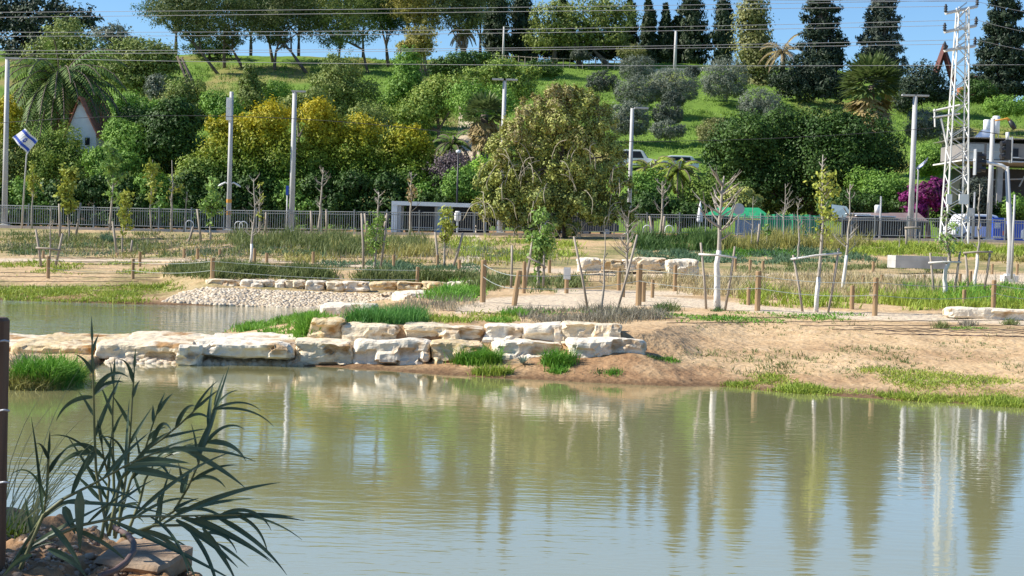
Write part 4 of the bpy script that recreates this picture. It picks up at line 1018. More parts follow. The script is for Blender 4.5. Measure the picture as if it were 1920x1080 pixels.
def wire(label, pts, D0, D1, r=.013, m='wire', g='power lines on the pylon'):
    p0 = Vector(P(pts[0][0], pts[0][1], D0)); n = 40
    xs = [p[0] for p in pts]; ys = [p[1] for p in pts]; co = np.polyfit(xs, ys, 2)
    q = []
    for i in range(n+1):
        x = xs[0]+(xs[-1]-xs[0])*i/n; q.append(Vector(P(x, float(np.polyval(co, x)), D0+(D1-D0)*i/n))-p0)
    mb = MB(); mb.tube(q, r, 4); o = mb.build('power_line', M[m]); o.location = p0
    return tag(o, label, 'wire', g)
wire('topmost power line, running left from the pylon top', [(-150, -10), (950, -3), (1832, 3)], 92, 90)
wire('second power line from the top, under the topmost', [(-150, 24), (950, 14), (1832, 0)], 92, 90)
wire('third power line from the top, ending at the left end of the top crossarm', [(-150, 34), (950, 22), (1773, 12)], 90, 88)
wire('fourth power line from the top, to the right end of the middle crossarm', [(-150, 60), (950, 55), (1830, 37)], 92, 90)
wire('fifth power line from the top, to the left end of the middle crossarm', [(-150, 68), (950, 62), (1771, 48)], 90, 88)
wire('sixth power line from the top, to the right end of the lower crossarm', [(-150, 94), (950, 90), (1828, 74)], 92, 90)
wire('seventh power line from the top, to the left end of the lower crossarm', [(-150, 102), (950, 94), (1771, 83)], 90, 88)
wire('lowest pale line crossing the hillside', [(-150, 105), (950, 122), (2060, 120)], 94, 90)
wire('power line right of the pylon, upper', [(1832, 3), (1900, 18), (2060, 40)], 90, 96)
wire('power line right of the pylon, from the middle crossarm', [(1830, 37), (1900, 55), (2060, 80)], 90, 96)
wire('power line right of the pylon, from the lower crossarm', [(1828, 74), (1900, 90), (2060, 118)], 90, 96)
wire('thin dark cable from the left edge to the double lamp post', [(-100, 240), (430, 218), (940, 262)], 92, 92.3, .016, 'darkwire', 'dark street cables')
wire('thin dark cable from the middle to the grey post at right', [(940, 262), (1300, 264), (1750, 240)], 92.3, 92.3, .014, 'darkwire', 'dark street cables')
wire('thin dark cable over the flat roofed building', [(1780, 236), (1850, 248), (1960, 260)], 92.3, 92.3, .022, 'darkwire', 'dark street cables')

# ---------------------------------------------------------------- flags
def flag(corners, D, polex, ybase, label, star=True):
    """corners in pixels: A (hoist top), B (fly top), C (fly bottom), D (hoist bottom)"""
    A, B, Cc, Dd = [Vector(P(x, y, D)) for x, y in corners]
    b = gp(polex, D); t = thing('flag_on_pole', b, label, 'flag')
    n, m_ = 18, 12
    def S(u, v):
        p = A.lerp(B, u).lerp(Dd.lerp(Cc, u), v); return p+Vector((0, .07*math.sin(u*6+v*2), .02*math.sin(u*9)))-b
    def patch(u0, u1, v0, v1, nm, mm, off=0, par=None):
        mb = MB(); k = 10; vs = [S(u0+(u1-u0)*i/k, v0+(v1-v0)*j/4)+Vector((0, off, 0)) for i in range(k+1) for j in range(5)]
        mb.add(vs, [(i*5+j, i*5+j+1, (i+1)*5+j+1, (i+1)*5+j) for i in range(k) for j in range(4)]); return mb.build(nm, M[mm], par or t)
    cl = patch(0, 1, 0, 1, 'flag_cloth', 'white')
    for o in (-.012, .012):
        patch(0, 1, .10, .27, 'stripe', 'blue', o, cl); patch(0, 1, .73, .90, 'stripe', 'blue', o, cl)
        if star:
            mb = MB()
            for s in (1, -1):
                pts = [S(.5+.115*math.sin(a)*.75, .5-s*.19*math.cos(a))+Vector((0, o, 0)) for a in (0, 2.094, 4.189, 0)]
                mb.tube(pts, .022, 4)
            mb.build('star', M['blue'], cl)
    mb = MB(); mb.tube([(0, 0, -.2), Dd-b+Vector((0, 0, -.1)), Dd-b+(A-Dd)*.3], [.06, .04, .03], 8); mb.build('flag_pole', M['polegrey'], t, True)
flag([(71, 264), (47, 241), (22, 258), (50, 287)], 91.5, 40, 430, 'white flag with blue stripes and star blowing on a pole at the left')
flag([(1717, 316), (1741, 294), (1738, 304), (1722, 318)], 92.2, 1716, 455, 'small limp white and blue flag beside the tall right lamp post', False)

# ---------------------------------------------------------------- houses
def gable():
    D = 119.3; b = gp(150, D); t = thing('white_house', b, 'white gabled house with red tiled roof behind the big palm', 'house')
    def q(px, py): v = Vector(P(px, py, D))-b; return (v.x, v.z)
    mb = MB(); mb.prism([q(124, 430), q(124, 252), q(150, 188), q(180, 250), q(180, 430)], 6, Matrix.Translation((0, 3, 0))); mb.build('gable_wall', M['white'], t)
    mb = MB(); l = q(150, 184); l2 = q(120, 262); r2 = q(184, 256)
    for a, c in ((l, l2), (l, r2)):
        mb.add([(a[0], -.3, a[1]+.15), (c[0], -.3, c[1]+.15), (c[0], 7, c[1]+.15), (a[0], 7, a[1]+.15), (a[0], -.3, a[1]), (c[0], -.3, c[1]), (c[0], 7, c[1]), (a[0], 7, a[1])], [(0, 1, 2, 3), (4, 7, 6, 5), (0, 4, 5, 1), (1, 5, 6, 2), (3, 2, 6, 7)])
    k1, k2, k3, k4 = q(110, 180), q(146, 180), q(138, 212), q(100, 212)
    mb.add([(k1[0], 4, k1[1]), (k2[0], 4, k2[1]), (k3[0], .5, k3[1]), (k4[0], .5, k4[1])], [(3, 2, 1, 0)])
    mb.build('roof', M['terracotta'], t)
    for (a, c) in [((160, 258), (168, 272)), ((140, 262), (150, 280))]:
        x0, z0 = q(*a); x1, z1 = q(*c); w = MB(); w.box(((x0+x1)/2, -.02, (z0+z1)/2), (x1-x0, .08, z0-z1)); w.box(((x0+x1)/2, -.03, (z0+z1)/2), (.05, .1, z0-z1)); w.build('window', M['darkglass'], t)
gable()
def rbuild():
    D = 118.0; b = gp(1860, D); t = thing('flat_roofed_building', b, 'grey flat roofed building with dark open veranda at the right edge', 'building')
    def q(px, py, dd=0): return Vector(P(px, py, D+dd))-b
    def bx(nm, x0, y0, x1, y1, d0, d1, m, par=None):
        a = q(x0, y0); c = q(x1, y1); mb = MB(); mb.box(((a.x+c.x)/2, (d0+d1)/2, (a.z+c.z)/2), (abs(c.x-a.x), d1-d0, abs(c.z-a.z))); return mb.build(nm, M[m], par or t)
    M['greywall'] = mat('grey_render', [(.27, .25, .23), (.21, .19, .18)], 1.5, .9); bx('upper_wall', 1812, 266, 2080, 303, .3, 7, 'greywall')
    bx('roof_slab', 1800, 257, 2090, 266, -.4, 7.4, 'conc')
    bx('lower_slab', 1795, 303, 2090, 309, -1.2, 6.9, 'whitec')
    bx('fascia', 1880, 297, 2090, 303, -1.3, -.9, 'white')
    for x0, x1 in ((1816, 1846), (1852, 1876)): w = bx('shutter', x0, 269, x1, 299, .2, .29, 'fence'); bx('shutter_rail', x0, 283, x1, 285, .15, .2, 'conc', w)
    w = bx('window', 1899, 278, 1911, 294, .2, .29, 'darkglass'); bx('window_frame', 1898, 294, 1912, 296, .12, .29, 'white', w)
    bx('veranda_shade_box', 1830, 310, 2080, 460, 4, 6.5, 'black')  # solid black box standing for the shade under the veranda
    for x in (1830, 1880, 1925): mb = MB(); mb.tube([q(x-14, 350), q(x+6, 311)], .06, 5); mb.build('strut', M['conc'], t)
    mb = MB(); mb.tube([q(1812, 338), q(2000, 334)], .06, 5); mb.build('tie_beam', M['conc'], t)
    for x in (1806, 1868, 1946): bx('column', x, 308, x+4, 470, -.4, 0, 'conc')
    sp = thing('solar_panel', b+q(1840, 257, 1.5), 'tilted solar panel on the flat roof', 'solar panel')
    mb = MB(); o = q(1840, 257, 1.5)
    V4 = [q(1828, 257, .3)-o, q(1856, 257, .3)-o, q(1862, 243, 1.8)-o, q(1842, 243, 1.8)-o]
    mb.add(V4+[v+Vector((0, .05, -.08)) for v in V4], [(0, 1, 2, 3), (7, 6, 5, 4), (0, 4, 5, 1), (1, 5, 6, 2), (2, 6, 7, 3), (3, 7, 4, 0)]); mb.build('glass', mat('solar', [(.10, .15, .26), (.20, .26, .36)], 1.2, .25), sp)
    mb = MB(); mb.tube([V4[0], V4[3]], .03, 4); mb.tube([V4[1], V4[2]], .03, 4); mb.tube([V4[2], V4[2]+Vector((0, 0, -.5))], .03, 4); mb.build('frame', M['galv'], sp)
    for x, y0, y1, lb in [(1850, 224, 250, 'white cylindrical water tank on the flat roof, left one'), (1867, 217, 250, 'taller white cylindrical water tank, behind the grey lamp post')]:
        c = b+q(x, y1, 2.2); tk = thing('water_tank', c, lb, 'water tank', 'water tanks on the roof'); h = (y1-y0)*mpp(D)
        mb = MB(); mb.tube([(0, 0, 0), (0, 0, h*.96), (0, 0, h)], [.27, .27, .2], 16); mb.build('tank', M['white'], tk, True)
        mb = MB()
        for sx in (-.2, .2): mb.tube([(sx, 0, -.35), (sx, 0, .02)], .025, 4)
        mb.build('stand', M['galv'], tk)
rbuild()
def shed():
    D = 107.0; b = gp(1650, D); t = thing('long_shed', b, 'low shed with brown and white roof sheets under the ficus', 'shed')
    def q(px, py, dd=0): return Vector(P(px, py, D+dd))-b
    a, c, d, e = q(1592, 399), q(1722, 399), q(1740, 414, -2), q(1585, 408, -2)
    mb = MB(); vs = [e, d, c, a]; mb.add(vs+[v+Vector((0, 0, -.12)) for v in vs], [(0, 1, 2, 3), (7, 6, 5, 4), (0, 4, 5, 1), (1, 5, 6, 2), (3, 7, 4, 0)]); mb.build('roof', mat('brown_sheet', [(.20, .13, .11), (.30, .22, .20)], 1, .5), t)
    x0 = q(1600, 405, -1.4); mb = MB(); mb.box(q(1640, 405, -1.6), (2.6, 1.0, .06)); mb.box(q(1608, 401, -1.2), (1.6, .8, .06)); mb.build('white_sheet', M['white'], t)
    mb = MB(); u = q(1655, 430, .5); mb.box(u, (5.5, .1, 1.6)); mb.box(u+Vector((0, -.08, .3)), (5.4, .02, .3)); mb.build('shade_black_wall', M['black'], t)  # black colour stands for the shade beneath the shed roof
    mb = MB(); a = q(1560, 404, -1.5); mb.add([a, a+Vector((1.6, 0, -.35)), a+Vector((1.1, .8, .65)), a+Vector((.1, .8, .75)), a+Vector((0, 0, -.06)), a+Vector((1.6, 0, -.41))], [(0, 1, 2, 3), (0, 4, 5, 1)]); mb.build('awning', mat('teal_cloth', [(.20, .28, .30), (.28, .36, .38)], 2, .7), t)
    for x in (1596, 1650, 1718): p = q(x, 440, -1.9); mb = MB(); mb.tube([(p.x, p.y, -.2), (p.x, p.y, q(x, 410, -1.9).z)], .05, 5); mb.build('column', M['galv'], t)
    bp = b+q(1645, 400, 0); tk = thing('roof_box', bp, 'small white tank on the long shed roof', 'water tank')
    mb = MB(); mb.tube([(0, 0, 0), (0, 0, .5), (0, 0, .56)], [.2, .2, .15], 12); mb.build('tank', M['white'], tk, True)
shed()
# green sheeting fence, umbrella, red roof, sculpture
b = gp(1462, 98); t = thing('green_screen', b, 'bright green sheet screen behind the railings, right of centre', 'screen')
mb = MB(); n = 26; vs = []
for i in range(n+1):
    x = -1.2+i*(3.6/n); y = .10*math.sin(i*1.7)+.05*math.sin(i*3.1); vs += [(x, y, -.2), (x, y*.6, 1.55+.03*math.sin(i))]
mb.add(vs, [(2*i, 2*i+2, 2*i+3, 2*i+1) for i in range(n)]); mb.build('sheet', M['green'], t)
mb = MB()
for x in (-1.2, .6, 2.4): mb.tube([(x, .1, -.2), (x, .1, 1.6)], .03, 5)
mb.build('frame', M['galv'], t)
b = gp(1380, 103); t = thing('green_tent', b, 'low dark green tarpaulin tent with pale stall below', 'tent')
mb = MB(); mb.add([(-2.2, -1, 1.45), (2.2, -1, 1.35), (2.0, 1, 1.5), (-2, 1, 1.5), (-1.2, 0, 2.0), (1.4, 0, 2.05)], [(0, 1, 5, 4), (1, 2, 5), (2, 3, 4, 5), (3, 0, 4)]); mb.build('canopy', M['green'], t)
mb = MB()
for x in (-2.1, 0, 2.1): mb.tube([(x, -.95, -.2), (x, -.95, 1.4)], .03, 5)
mb.build('legs', M['galv'], t)
mb = MB(); mb.box((.9, -.4, .75), (2.0, .5, 1.0)); mb.box((.9, -.66, 1.0), (1.6, .02, .3)); mb.build('counter', mat('stall_blue', [(.45, .52, .62), (.30, .38, .52)], 2, .6), t)
b = gp(1311, 100); t = thing('closed_umbrella', b, 'closed white garden umbrella behind the railings', 'umbrella')
mb = MB(); mb.tube([(0, 0, -.1), (0, 0, 2.2)], .03, 6); mb.build('pole', M['galv'], t)
mb = MB(); mb.tube([(0, 0, 1.0), (0, 0, 1.15), (0, 0, 1.8), (0, 0, 2.3)], [.16, .2, .12, .02], 9); mb.build('canopy', M['white'], t, True)
b = gp(1770, 194); b.z -= .3; t = thing('a_frame', b, 'dark red A shaped frame standing against the sky left of the pylon top', 'sculpture')
def L(px, py): return Vector(P(px, py, 194))-b
for a, c, nm in ((L(1755, 136), L(1773, 84), 'left'), (L(1784, 140), L(1769, 92), 'right')):
    mb = MB(); d = (c-a); a0 = a-d*.3; mb.tube([a0, a, c], [.42, .42, .36], 4); mb.build('beam', M['rust'], t)
b = gp(1850, 205); t = thing('red_roofed_house', b, 'red tiled roof peeping over the crest behind the pylon', 'house')
def L(px, py, dd=0): return Vector(P(px, py, 205+dd))-b
mb = MB(); v = [L(1812, 158), L(1880, 158), L(1872, 142, 3), L(1818, 142, 3)]; mb.add(v, [(0, 1, 2, 3)]); v2 = [L(1812, 158), L(1818, 142, 3), L(1812, 158, 6), L(1880, 158), L(1872, 142, 3), L(1880, 158, 6)]; mb.add(v2, [(0, 1, 2), (3, 5, 4), (2, 1, 4, 5)]); mb.build('roof', M['terracotta'], t)
mb = MB(); a = L(1815, 158, .4); c = L(1877, 158, 5.6); mb.box(((a.x+c.x)/2, (a.y+c.y)/2, a.z-1.2), (c.x-a.x, c.y-a.y, 2.3)); mb.box(((a.x+c.x)/2, a.y-.02, a.z-1), (1, .06, .8)); mb.build('wall', M['terracotta'], t)
# crest railing and stone edge
b = gp(1000, 216); t = thing('crest_fence', b, 'low dark post and rail fence along the crest under the grey tree', 'fence')
mb = MB(); prev = None
for i in range(26):
    p = gp(900+i*12, 215)-b; mb.tube([p, p+Vector((0, 0, 1.3))], .07, 4)
    if prev is not None:
        for h in (.5, 1.2): mb.tube([prev+Vector((0, 0, h)), p+Vector((0, 0, h))], .05, 4)
    prev = p
mb.build('rails', M['stake'], t)
b = gp(1240, 213); t = thing('crest_wall', b, 'rough pale stone edging below the cypresses on the crest', 'wall')
mb = MB(); r = random.Random(4)
for i in range(40):
    p = gp(1180+i*5.6, 213)-b; mb.box(p+Vector((0, 0, .12)), (r.uniform(.3, .45), .5, r.uniform(.4, .75)), Matrix.Rotation(r.uniform(-.2, .2), 4, 'Z').to_3x3())
mb.build('stones', M['conc'], t)

# ---------------------------------------------------------------- vehicles
def car(label, px, D, L_, col, rz, suv=False, group='parked cars', zoff=0):
    b = gp(px, D); b.z += zoff; t = thing('parked_car', b, label, 'car', group, rz)
    h = 1.75 if suv else 1.48; w = 1.75
    prof = [(-L_/2, .45), (-L_/2, .95), (-L_*.44, 1.0), (-L_*.36, h-.06), (-L_*.3, h), (L_*.08, h), (L_*.16, h-.08), (L_*.27, 1.02), (L_*.46, .88), (L_/2, .75), (L_/2, .4), (L_*.38, .32), (-L_*.4, .32)]
    mb = MB(); mb.prism(prof, w, Matrix.Identity(4)); bd = mb.build('body', mat('car_paint', [col, tuple(c*.93 for c in col)], 1, .3), t)
    bv = bd.modifiers.new('b', 'BEVEL'); bv.width = .07; bv.segments = 2; bv.limit_method = 'ANGLE'
    for s in (-1, 1):
        for (a, c, d, e) in ((-.36, -.14, -.13, -.31), (-.12, .18, .1, -.12)):
            mb = MB(); y = s*(w/2+.006); pts = [(a*L_+.1, y, 1.0), (c*L_, y, 1.0), (d*L_, y, h-.14), (e*L_+.02, y, h-.14)]
            mb.add(pts, [(0, 1, 2, 3)]); mb.add([(p[0], p[1]-s*.01, p[2]) for p in pts], [(3, 2, 1, 0)]); mb.build('window', M['darkglass'], t)
    mb = MB(); y = w/2-.12; pts = [(L_*.272+.01, -y, 1.06), (L_*.272+.01, y, 1.06), (L_*.17+.01, y-.05, h-.1), (L_*.17+.01, -y+.05, h-.1)]; mb.add(pts, [(0, 1, 2, 3)]); mb.add([(p[0]-.02, p[1], p[2]) for p in pts], [(3, 2, 1, 0)]); mb.build('windscreen', M['darkglass'], t)
    for sx in (-.3, .32):
        for s in (-1, 1):
            wh = thing('wheel', (sx*L_, s*(w/2-.08), .32), None, None); wh.parent = t
            mb = MB(); mb.tube([(0, -.11, 0), (0, .11, 0)], .32, 18); mb.build('tyre', M['black'], wh, False)
            mb = MB(); mb.tube([(0, s*.09, 0), (0, s*.125, 0)], .2, 12); mb.build('rim', M['galv'], wh)
    for s in (-.6, .6): mb = MB(); mb.box((L_/2-.03, s, .72), (.1, .34, .13)); mb.box((L_/2+.0, s, .72), (.06, .26, .08)); mb.build('headlight', M['white'], t)
    return t
car('silver off road car parked half hidden on the hillside track', 1192, 147, 4.0, (.55, .57, .58), -.1, True)
car('white car parked on the hillside track, partly behind palm fronds', 1262, 146, 4.4, (.78, .78, .78), math.pi+.1)
car('white car parked behind the railings next to the blue container', 1838, 99, 4.2, (.80, .80, .80), .15, True)
car('dark car standing in the street seen through the railings under the weeping tree', 1095, 100, 4.2, (.05, .055, .07), 0)
car('white small car behind the railings left of the dark one', 1062, 103, 3.8, (.74, .75, .76), 0)
def container(label, px0, px1, yt, yb, D, dep):
    a = Vector(P(px0, yb, D)); a.z = th(a.x, a.y)+.0; c = Vector(P(px1, yt, D)); t = thing('blue_container', ((a.x+c.x)/2, D, a.z), label, 'container', 'blue containers')
    w = c.x-a.x; h = c.z-a.z; mb = MB(); mb.box((0, dep/2, h/2+.1), (w, dep, h-.2)); mb.build('box_body', M['truckblue'], t)
    mb = MB(); mb.box((0, dep/2, h+.03), (w+.08, dep+.08, .08)); mb.build('lid', M['truckblue'], t); mb = MB(); mb.box((0, dep/2, .05), (w+.05, dep+.05, .1)); mb.build('base_frame', M['truckblue'], t)
    r = random.Random(px0); mb = MB()
    for row, (zz, hh, x0, x1) in enumerate([(.78, .13, .16, .62), (.66, .10, .16, .58), (.24, .10, .08, .66)]):
        x = x0
        while x < x1:
            lw = r.uniform(.05, .08); mb.box(((x-.5)*w, -.012, zz*h), (lw*w*.62, .012, hh*h)); mb.box(((x-.5)*w+lw*w*.15, -.014, zz*h+hh*h*.3), (lw*w, .012, hh*h*.25)); x += lw*1.25
    if px0 > 1890:
        mb = MB(); mb.tube([(.12, -.03, h*.45), (.12, -.005, h*.45)], h*.3, 20); mb.build('round_emblem', M['white'], t); return t
    mb.build('lettering', M['white'], t)
    mb = MB(); mb.box((w*.36, -.012, h*.42), (w*.12, .012, h*.18)); mb.box((w*.36, -.02, h*.42), (w*.04, .012, h*.1)); mb.build('logo', mat('logo_red', [(.5, .05, .04)], 2, .5), t)
container('blue container with white lettering left of the traffic light mast', 1861, 1886, 411, 450, 97, 2.2)
container('blue container with white round emblem at the right edge', 1899, 1945, 418, 450, 97, 2.2)

# ---------------------------------------------------------------- rope posts
posts = {}
def rpost(px, yt, yb, label, lean=0, w=.13, group='wooden rope posts'):
    g = G(px, yb); H = (yb-yt)*mpp(g.y); t = thing('rope_post', g, label, 'post', group)
    mb = MB(); mb.tube([(0, 0, -.1), (lean*.5, 0, H*.5), (lean*.98, 0, H*.98), (lean, 0, H)], [w/2, w/2, w/2, w/2*.85], 10); mb.build('post_body', M['wood'], t)
    posts[px] = (g+Vector((lean, 0, H)), H, g.y); return t
for px, yt_, yb, lean, w, lb in [
    (90, 480, 522, 0, .13, 'leftmost wooden rope post above the far pond'), (249, 485, 523, 0, .12, 'wooden rope post second from left above the far pond'), (398, 483, 524, 0, .15, 'wooden rope post at the left end of the stone edging'),
    (782, 500, 545, 0, .11, 'lone dark wooden post standing before the brown edging stones'), (905, 487, 567, 0, .14, 'tall wooden rope post right of the bright grass patch, middle'), (963, 507, 573, .12, .13, 'wooden rope post leaning right, beside the tall one'),
    (1197, 495, 573, 0, .15, 'thick wooden rope post with a shorter twin at its right'), (1206, 528, 566, 0, .12, 'short wooden post touching the thick rope post'), (1420, 508, 583, 0, .14, 'tall wooden rope post right of the whitewashed tree'),
    (1403, 538, 572, 0, .10, 'short wooden post just left of the tall post near the whitewashed tree'), (1640, 520, 592, 0, .13, 'tall wooden rope post nearest the water on the right'), (1597, 535, 580, 0, .12, 'shorter wooden post left of the tall one on the right'),
    (1862, 525, 581, 0, .13, 'wooden rope post at the right behind the stone kerb, tall one'), (1807, 543, 577, 0, .11, 'wooden post behind the stone kerb, short one'), (1223, 524, 558, 0, .10, 'short wooden post in the sand right of the thick post'),
    (1265, 497, 546, 0, .12, 'wooden post in front of the smooth white boulder'), (1160, 503, 545, 0, .12, 'wooden post behind the rightward leaning stake'), (1168, 530, 557, 0, .11, 'stubby wooden post by the foot of the leaning stake'),
    (1062, 519, 550, 0, .12, 'short wooden post carrying a small pale notice'), (982, 490, 550, 0, .11, 'thin wooden post behind the leaning rope post')]:
    rpost(px, yt_, yb, lb, lean, w)
back = [(81, 470, 484), (262, 472, 500), (220, 474, 482), (345, 466, 484), (370, 466, 486), (412, 467, 482), (500, 474, 492), (587, 472, 494), (738, 478, 503), (820, 478, 501), (861, 487, 509), (477, 466, 494), (1030, 487, 512), (1130, 494, 505), (1378, 485, 510), (1406, 487, 511), (1430, 489, 511), (1565, 494, 516), (1618, 516, 538), (1653, 515, 531), (1637, 490, 509), (1714, 515, 531), (1732, 515, 530), (1800, 513, 531), (1819, 508, 534), (1860, 495, 514), (1907, 495, 515), (1243, 494, 505)]
BL = ['between the two far left stakes', 'just behind the second rope post from left', 'by the small yellowish leafy sapling', 'left of a closely spaced pair, far back left', 'by the foot of a leafy slender sapling', 'right of the leafy slender sapling', 'right of the bare grey sapling foot', 'in the yellow tufts left of the staked leafy sapling', 'right of the staked leafy sapling', 'left of the sapling before the poster', 'right of the sapling before the poster', 'left beside the bare grey sapling', 'right of the dark leafy sapling', 'in front of the upright white boulder', 'right of the big whitewashed trunk, upper row', 'upper row, next after the whitewashed tree', 'upper row, third after the whitewashed tree', 'behind the right bar of the yellow leaved sapling', 'in dry grass behind the shorter post at right', 'in dry grass just behind the tallest right post', 'below the left end of the concrete bench', 'left one of a close pair below the bench', 'right one of a close pair below the bench', 'left of the slanting pale sapling foot', 'right of the slanting pale sapling foot', 'left of the traffic light footing', 'right of the traffic light footing', 'in front of the square cream boulder']
for k, (px, yt_, yb) in enumerate(back):
    rpost(px, yt_, yb, 'small wooden post '+BL[k], 0, .12, 'small wooden posts at the back')
mb = MB(); p, H, D = posts[1062]; mb.box((0, 0, .2), (.2, .03, .34)); mb.box((0, -.018, .2), (.16, .008, .28)); o = mb.build('notice_plate', M['whitec']); o.location = p+Vector((0, -.08, -.1)); tag(o, 'small pale notice plate on a short wooden post', 'sign')
def rope(a, b, label, sag=.07, h=.12, r=.007):
    A = posts[a][0]-Vector((0, 0, h)); B = posts[b][0]-Vector((0, 0, h)) if b in posts else Vector(b)
    q = [A.lerp(B, i/12)-A+Vector((0, -.07, -sag*4*(i/12)*(1-i/12))) for i in range(13)]
    mb = MB(); mb.tube(q, r, 5); o = mb.build('rope', M['rope']); o.location = A; tag(o, label, 'rope', 'ropes between the posts')
for a, b2_, nm in [(90, 249, 'two leftmost posts'), (249, 398, 'second and third post from left'), (905, 963, 'tall post and the leaning post'), (963, 1197, 'leaning post and the thick post'), (1197, 1420, 'thick post and the post right of the whitewashed tree'), (1420, 1640, 'posts either side of the low saplings at right'), (1640, 1862, 'last two tall posts at right'), (398, 782, 'stone edging post and the lone dark post')]:
    rope(a, b2_, 'upper rope sagging between the '+nm); rope(a, b2_, 'lower rope between the '+nm, .09, .42)
e = P(2000, 535, 43)
posts['off'] = (Vector(e), 1, 43); rope(1862, 'off', 'upper rope leaving the picture at the right'); rope(1862, 'off', 'lower rope leaving the picture at the right', .1, .35)

# ---------------------------------------------------------------- saplings
def sapling(px, yt_, yb, label, leaf=None, D=None, w=.05, white=0, stakes=None, nb=12, spread=.28, crook=.05, nl=500, low=.35, leafspan=(.3, 1.0), bar='stake', group='young planted trees', ls=.10, seed=None):
    g = gp(px, D) if D else G(px, yb)
    H = (yb-yt_)*mpp(g.y); r = random.Random(seed or int(px*3+yt_)); rng = np.random.default_rng(int(px))
    t = thing('young_tree', g, label, 'young tree', group)
    n = 9; pts = []; x = 0; y = 0
    for i in range(n+1):
        pts.append(Vector((x, y, H*i/n-.05 if i == 0 else H*i/n))); x += r.uniform(-1, 1)*crook*H/4; y += r.uniform(-1, 1)*crook*H/5
    mb = MB(); rad = [w*(1.1-.85*i/n) for i in range(n+1)]
    mb.tube(pts, rad, 6); tips = []
    for k in range(nb):
        f = r.uniform(low, .97); i = int(f*n); p = pts[i].lerp(pts[min(i+1, n)], f*n-i)
        az = r.uniform(0, 6.28); L_ = spread*H*r.uniform(.4, 1.1)*(1.15-f*.7); d = Vector((math.cos(az), math.sin(az)*.8, r.uniform(.35, 1.1))).normalized()
        q1 = p+d*L_*.5; d2 = (d+Vector((0, 0, .35))+Vector((r.uniform(-.3, .3), r.uniform(-.3, .3), 0))).normalized(); q2 = q1+d2*L_*.5
        mb.tube([p, q1, q2], [w*.38, w*.26, w*.1], 4, False); tips.append(q2); tips.append(q1)
        for _ in range(2):
            d3 = (d2+Vector((r.uniform(-.8, .8), r.uniform(-.8, .8), .2))).normalized(); s = p.lerp(q2, r.uniform(.4, .8)); mb.tube([s, s+d3*L_*.4], [w*.2, w*.08], 3, False)
    mb.build('trunk', M['palebark'], t, True)
    if white:
        k = max(2, int(white*n)); mb = MB(); mb.tube(pts[:k+1], [q+.006 for q in rad[:k+1]], 8); mb.build('whitewash', M['whitewash'], t, True)
    if leaf:
        z0, z1 = leafspan; L = []
        for tp in tips:
            if z0*H <= tp.z <= z1*H*1.1: L.append((tp.x, tp.y, tp.z, .12+H*.035, .12+H*.035, .1+H*.03))
        L = L or [(0, 0, H*.8, .3, .3, .3)]
        for i in range(n+1):
            if z0 <= i/n <= z1: L.append((pts[i].x, pts[i].y, pts[i].z, .15, .15, H/n*.6))
        V, F = leafcloud(rng, L, nl, ls*g.y/45, .6, clump=8, cl=.45, shell=.3); link('leaves', npmesh('leaves', V, F), LF[leaf], t)
    if stakes:
        st = thing('tree_stakes', g, stakes[2] if len(stakes) > 2 else 'wooden stakes holding the '+label.split(',')[0], 'stakes', 'stakes of the young trees')
        tops = []
        for (xt, yt2, xb, yb2) in stakes[0]:
            A = Vector(P(xb, yb2, g.y-.15))-g; A.z = -.15; B = Vector(P(xt, yt2, g.y-.15))-g
            mb = MB(); mb.tube([A, A.lerp(B, .5)+Vector((.015, 0, 0)), B], [.034*g.y/42, .032*g.y/42, .028*g.y/42], 6); mb.build('stake', M['stake'], st, True); tops.append((A, B))
        if stakes[1] and len(tops) > 1:
            (A0, B0), (A1, B1) = tops[0], tops[-1]; f = stakes[1]
            mb = MB(); q0 = A0.lerp(B0, f); q1 = A1.lerp(B1, f); mb.tube([q0+Vector((-.08, -.03, 0)), q0.lerp(q1, .5)+Vector((0, -.03, .02)), q1+Vector((.08, -.03, 0))], .03*g.y/42, 6); mb.build('tie_bar', M['whitewash' if bar == 'white' else 'stake'], st, True)
    return t
sapling(1345, 330, 581, 'bare young tree with long whitewashed trunk, right of the centre path', w=.075, white=.45, nb=22, low=.5, spread=.36, stakes=([(1314, 455, 1326, 560), (1378, 462, 1358, 575)], .84, 'two stakes with white bar around the big whitewashed tree'), bar='white', crook=.06)
sapling(1530, 290, 585, 'tall thin young tree with yellow leaf clusters, stakes at both sides', 'sapy', w=.05, white=.22, nb=14, spread=.13, nl=420, leafspan=(.35, .85), low=.4, stakes=([(1487, 478, 1507, 583), (1573, 465, 1551, 585)], .93, 'leaning stakes with thick pale bar around the tall yellow leaved tree'), bar='white', ls=.13)
sapling(1580, 345, 545, 'bare whitish young tree right of the tall yellow leaved one', w=.055, white=.35, nb=14, spread=.2, crook=.05)
sapling(1768, 400, 560, 'crooked whitewashed young tree in front of the pylon foot', 'sapg', w=.07, white=.5, nb=12, crook=.16, spread=.2, nl=200, stakes=([(1744, 474, 1752, 560), (1800, 472, 1786, 555)], .8, 'thin stakes with bar around the crooked whitewashed tree'), bar='white')
sapling(1828, 345, 543, 'tall slanting pale young tree left of the traffic light mast', w=.055, white=.4, nb=8, crook=.06, spread=.12, stakes=([(1810, 472, 1816, 543), (1857, 470, 1844, 540)], .97, 'dark stake and thin stake around the slanting pale tree'))
sapling(1468, 345, 462, 'bare young tree against the dark ficus, slim and forked', w=.05, nb=14, spread=.35)
sapling(1495, 372, 490, 'bare crooked young tree just right of the slim forked one', w=.05, nb=9, spread=.25, crook=.1)
sapling(1408, 368, 470, 'thin bare young tree near the round sign', w=.035, nb=9, spread=.25, stakes=([(1424, 420, 1418, 470)], 0, 'single stake beside the thin bare tree near the round sign'))
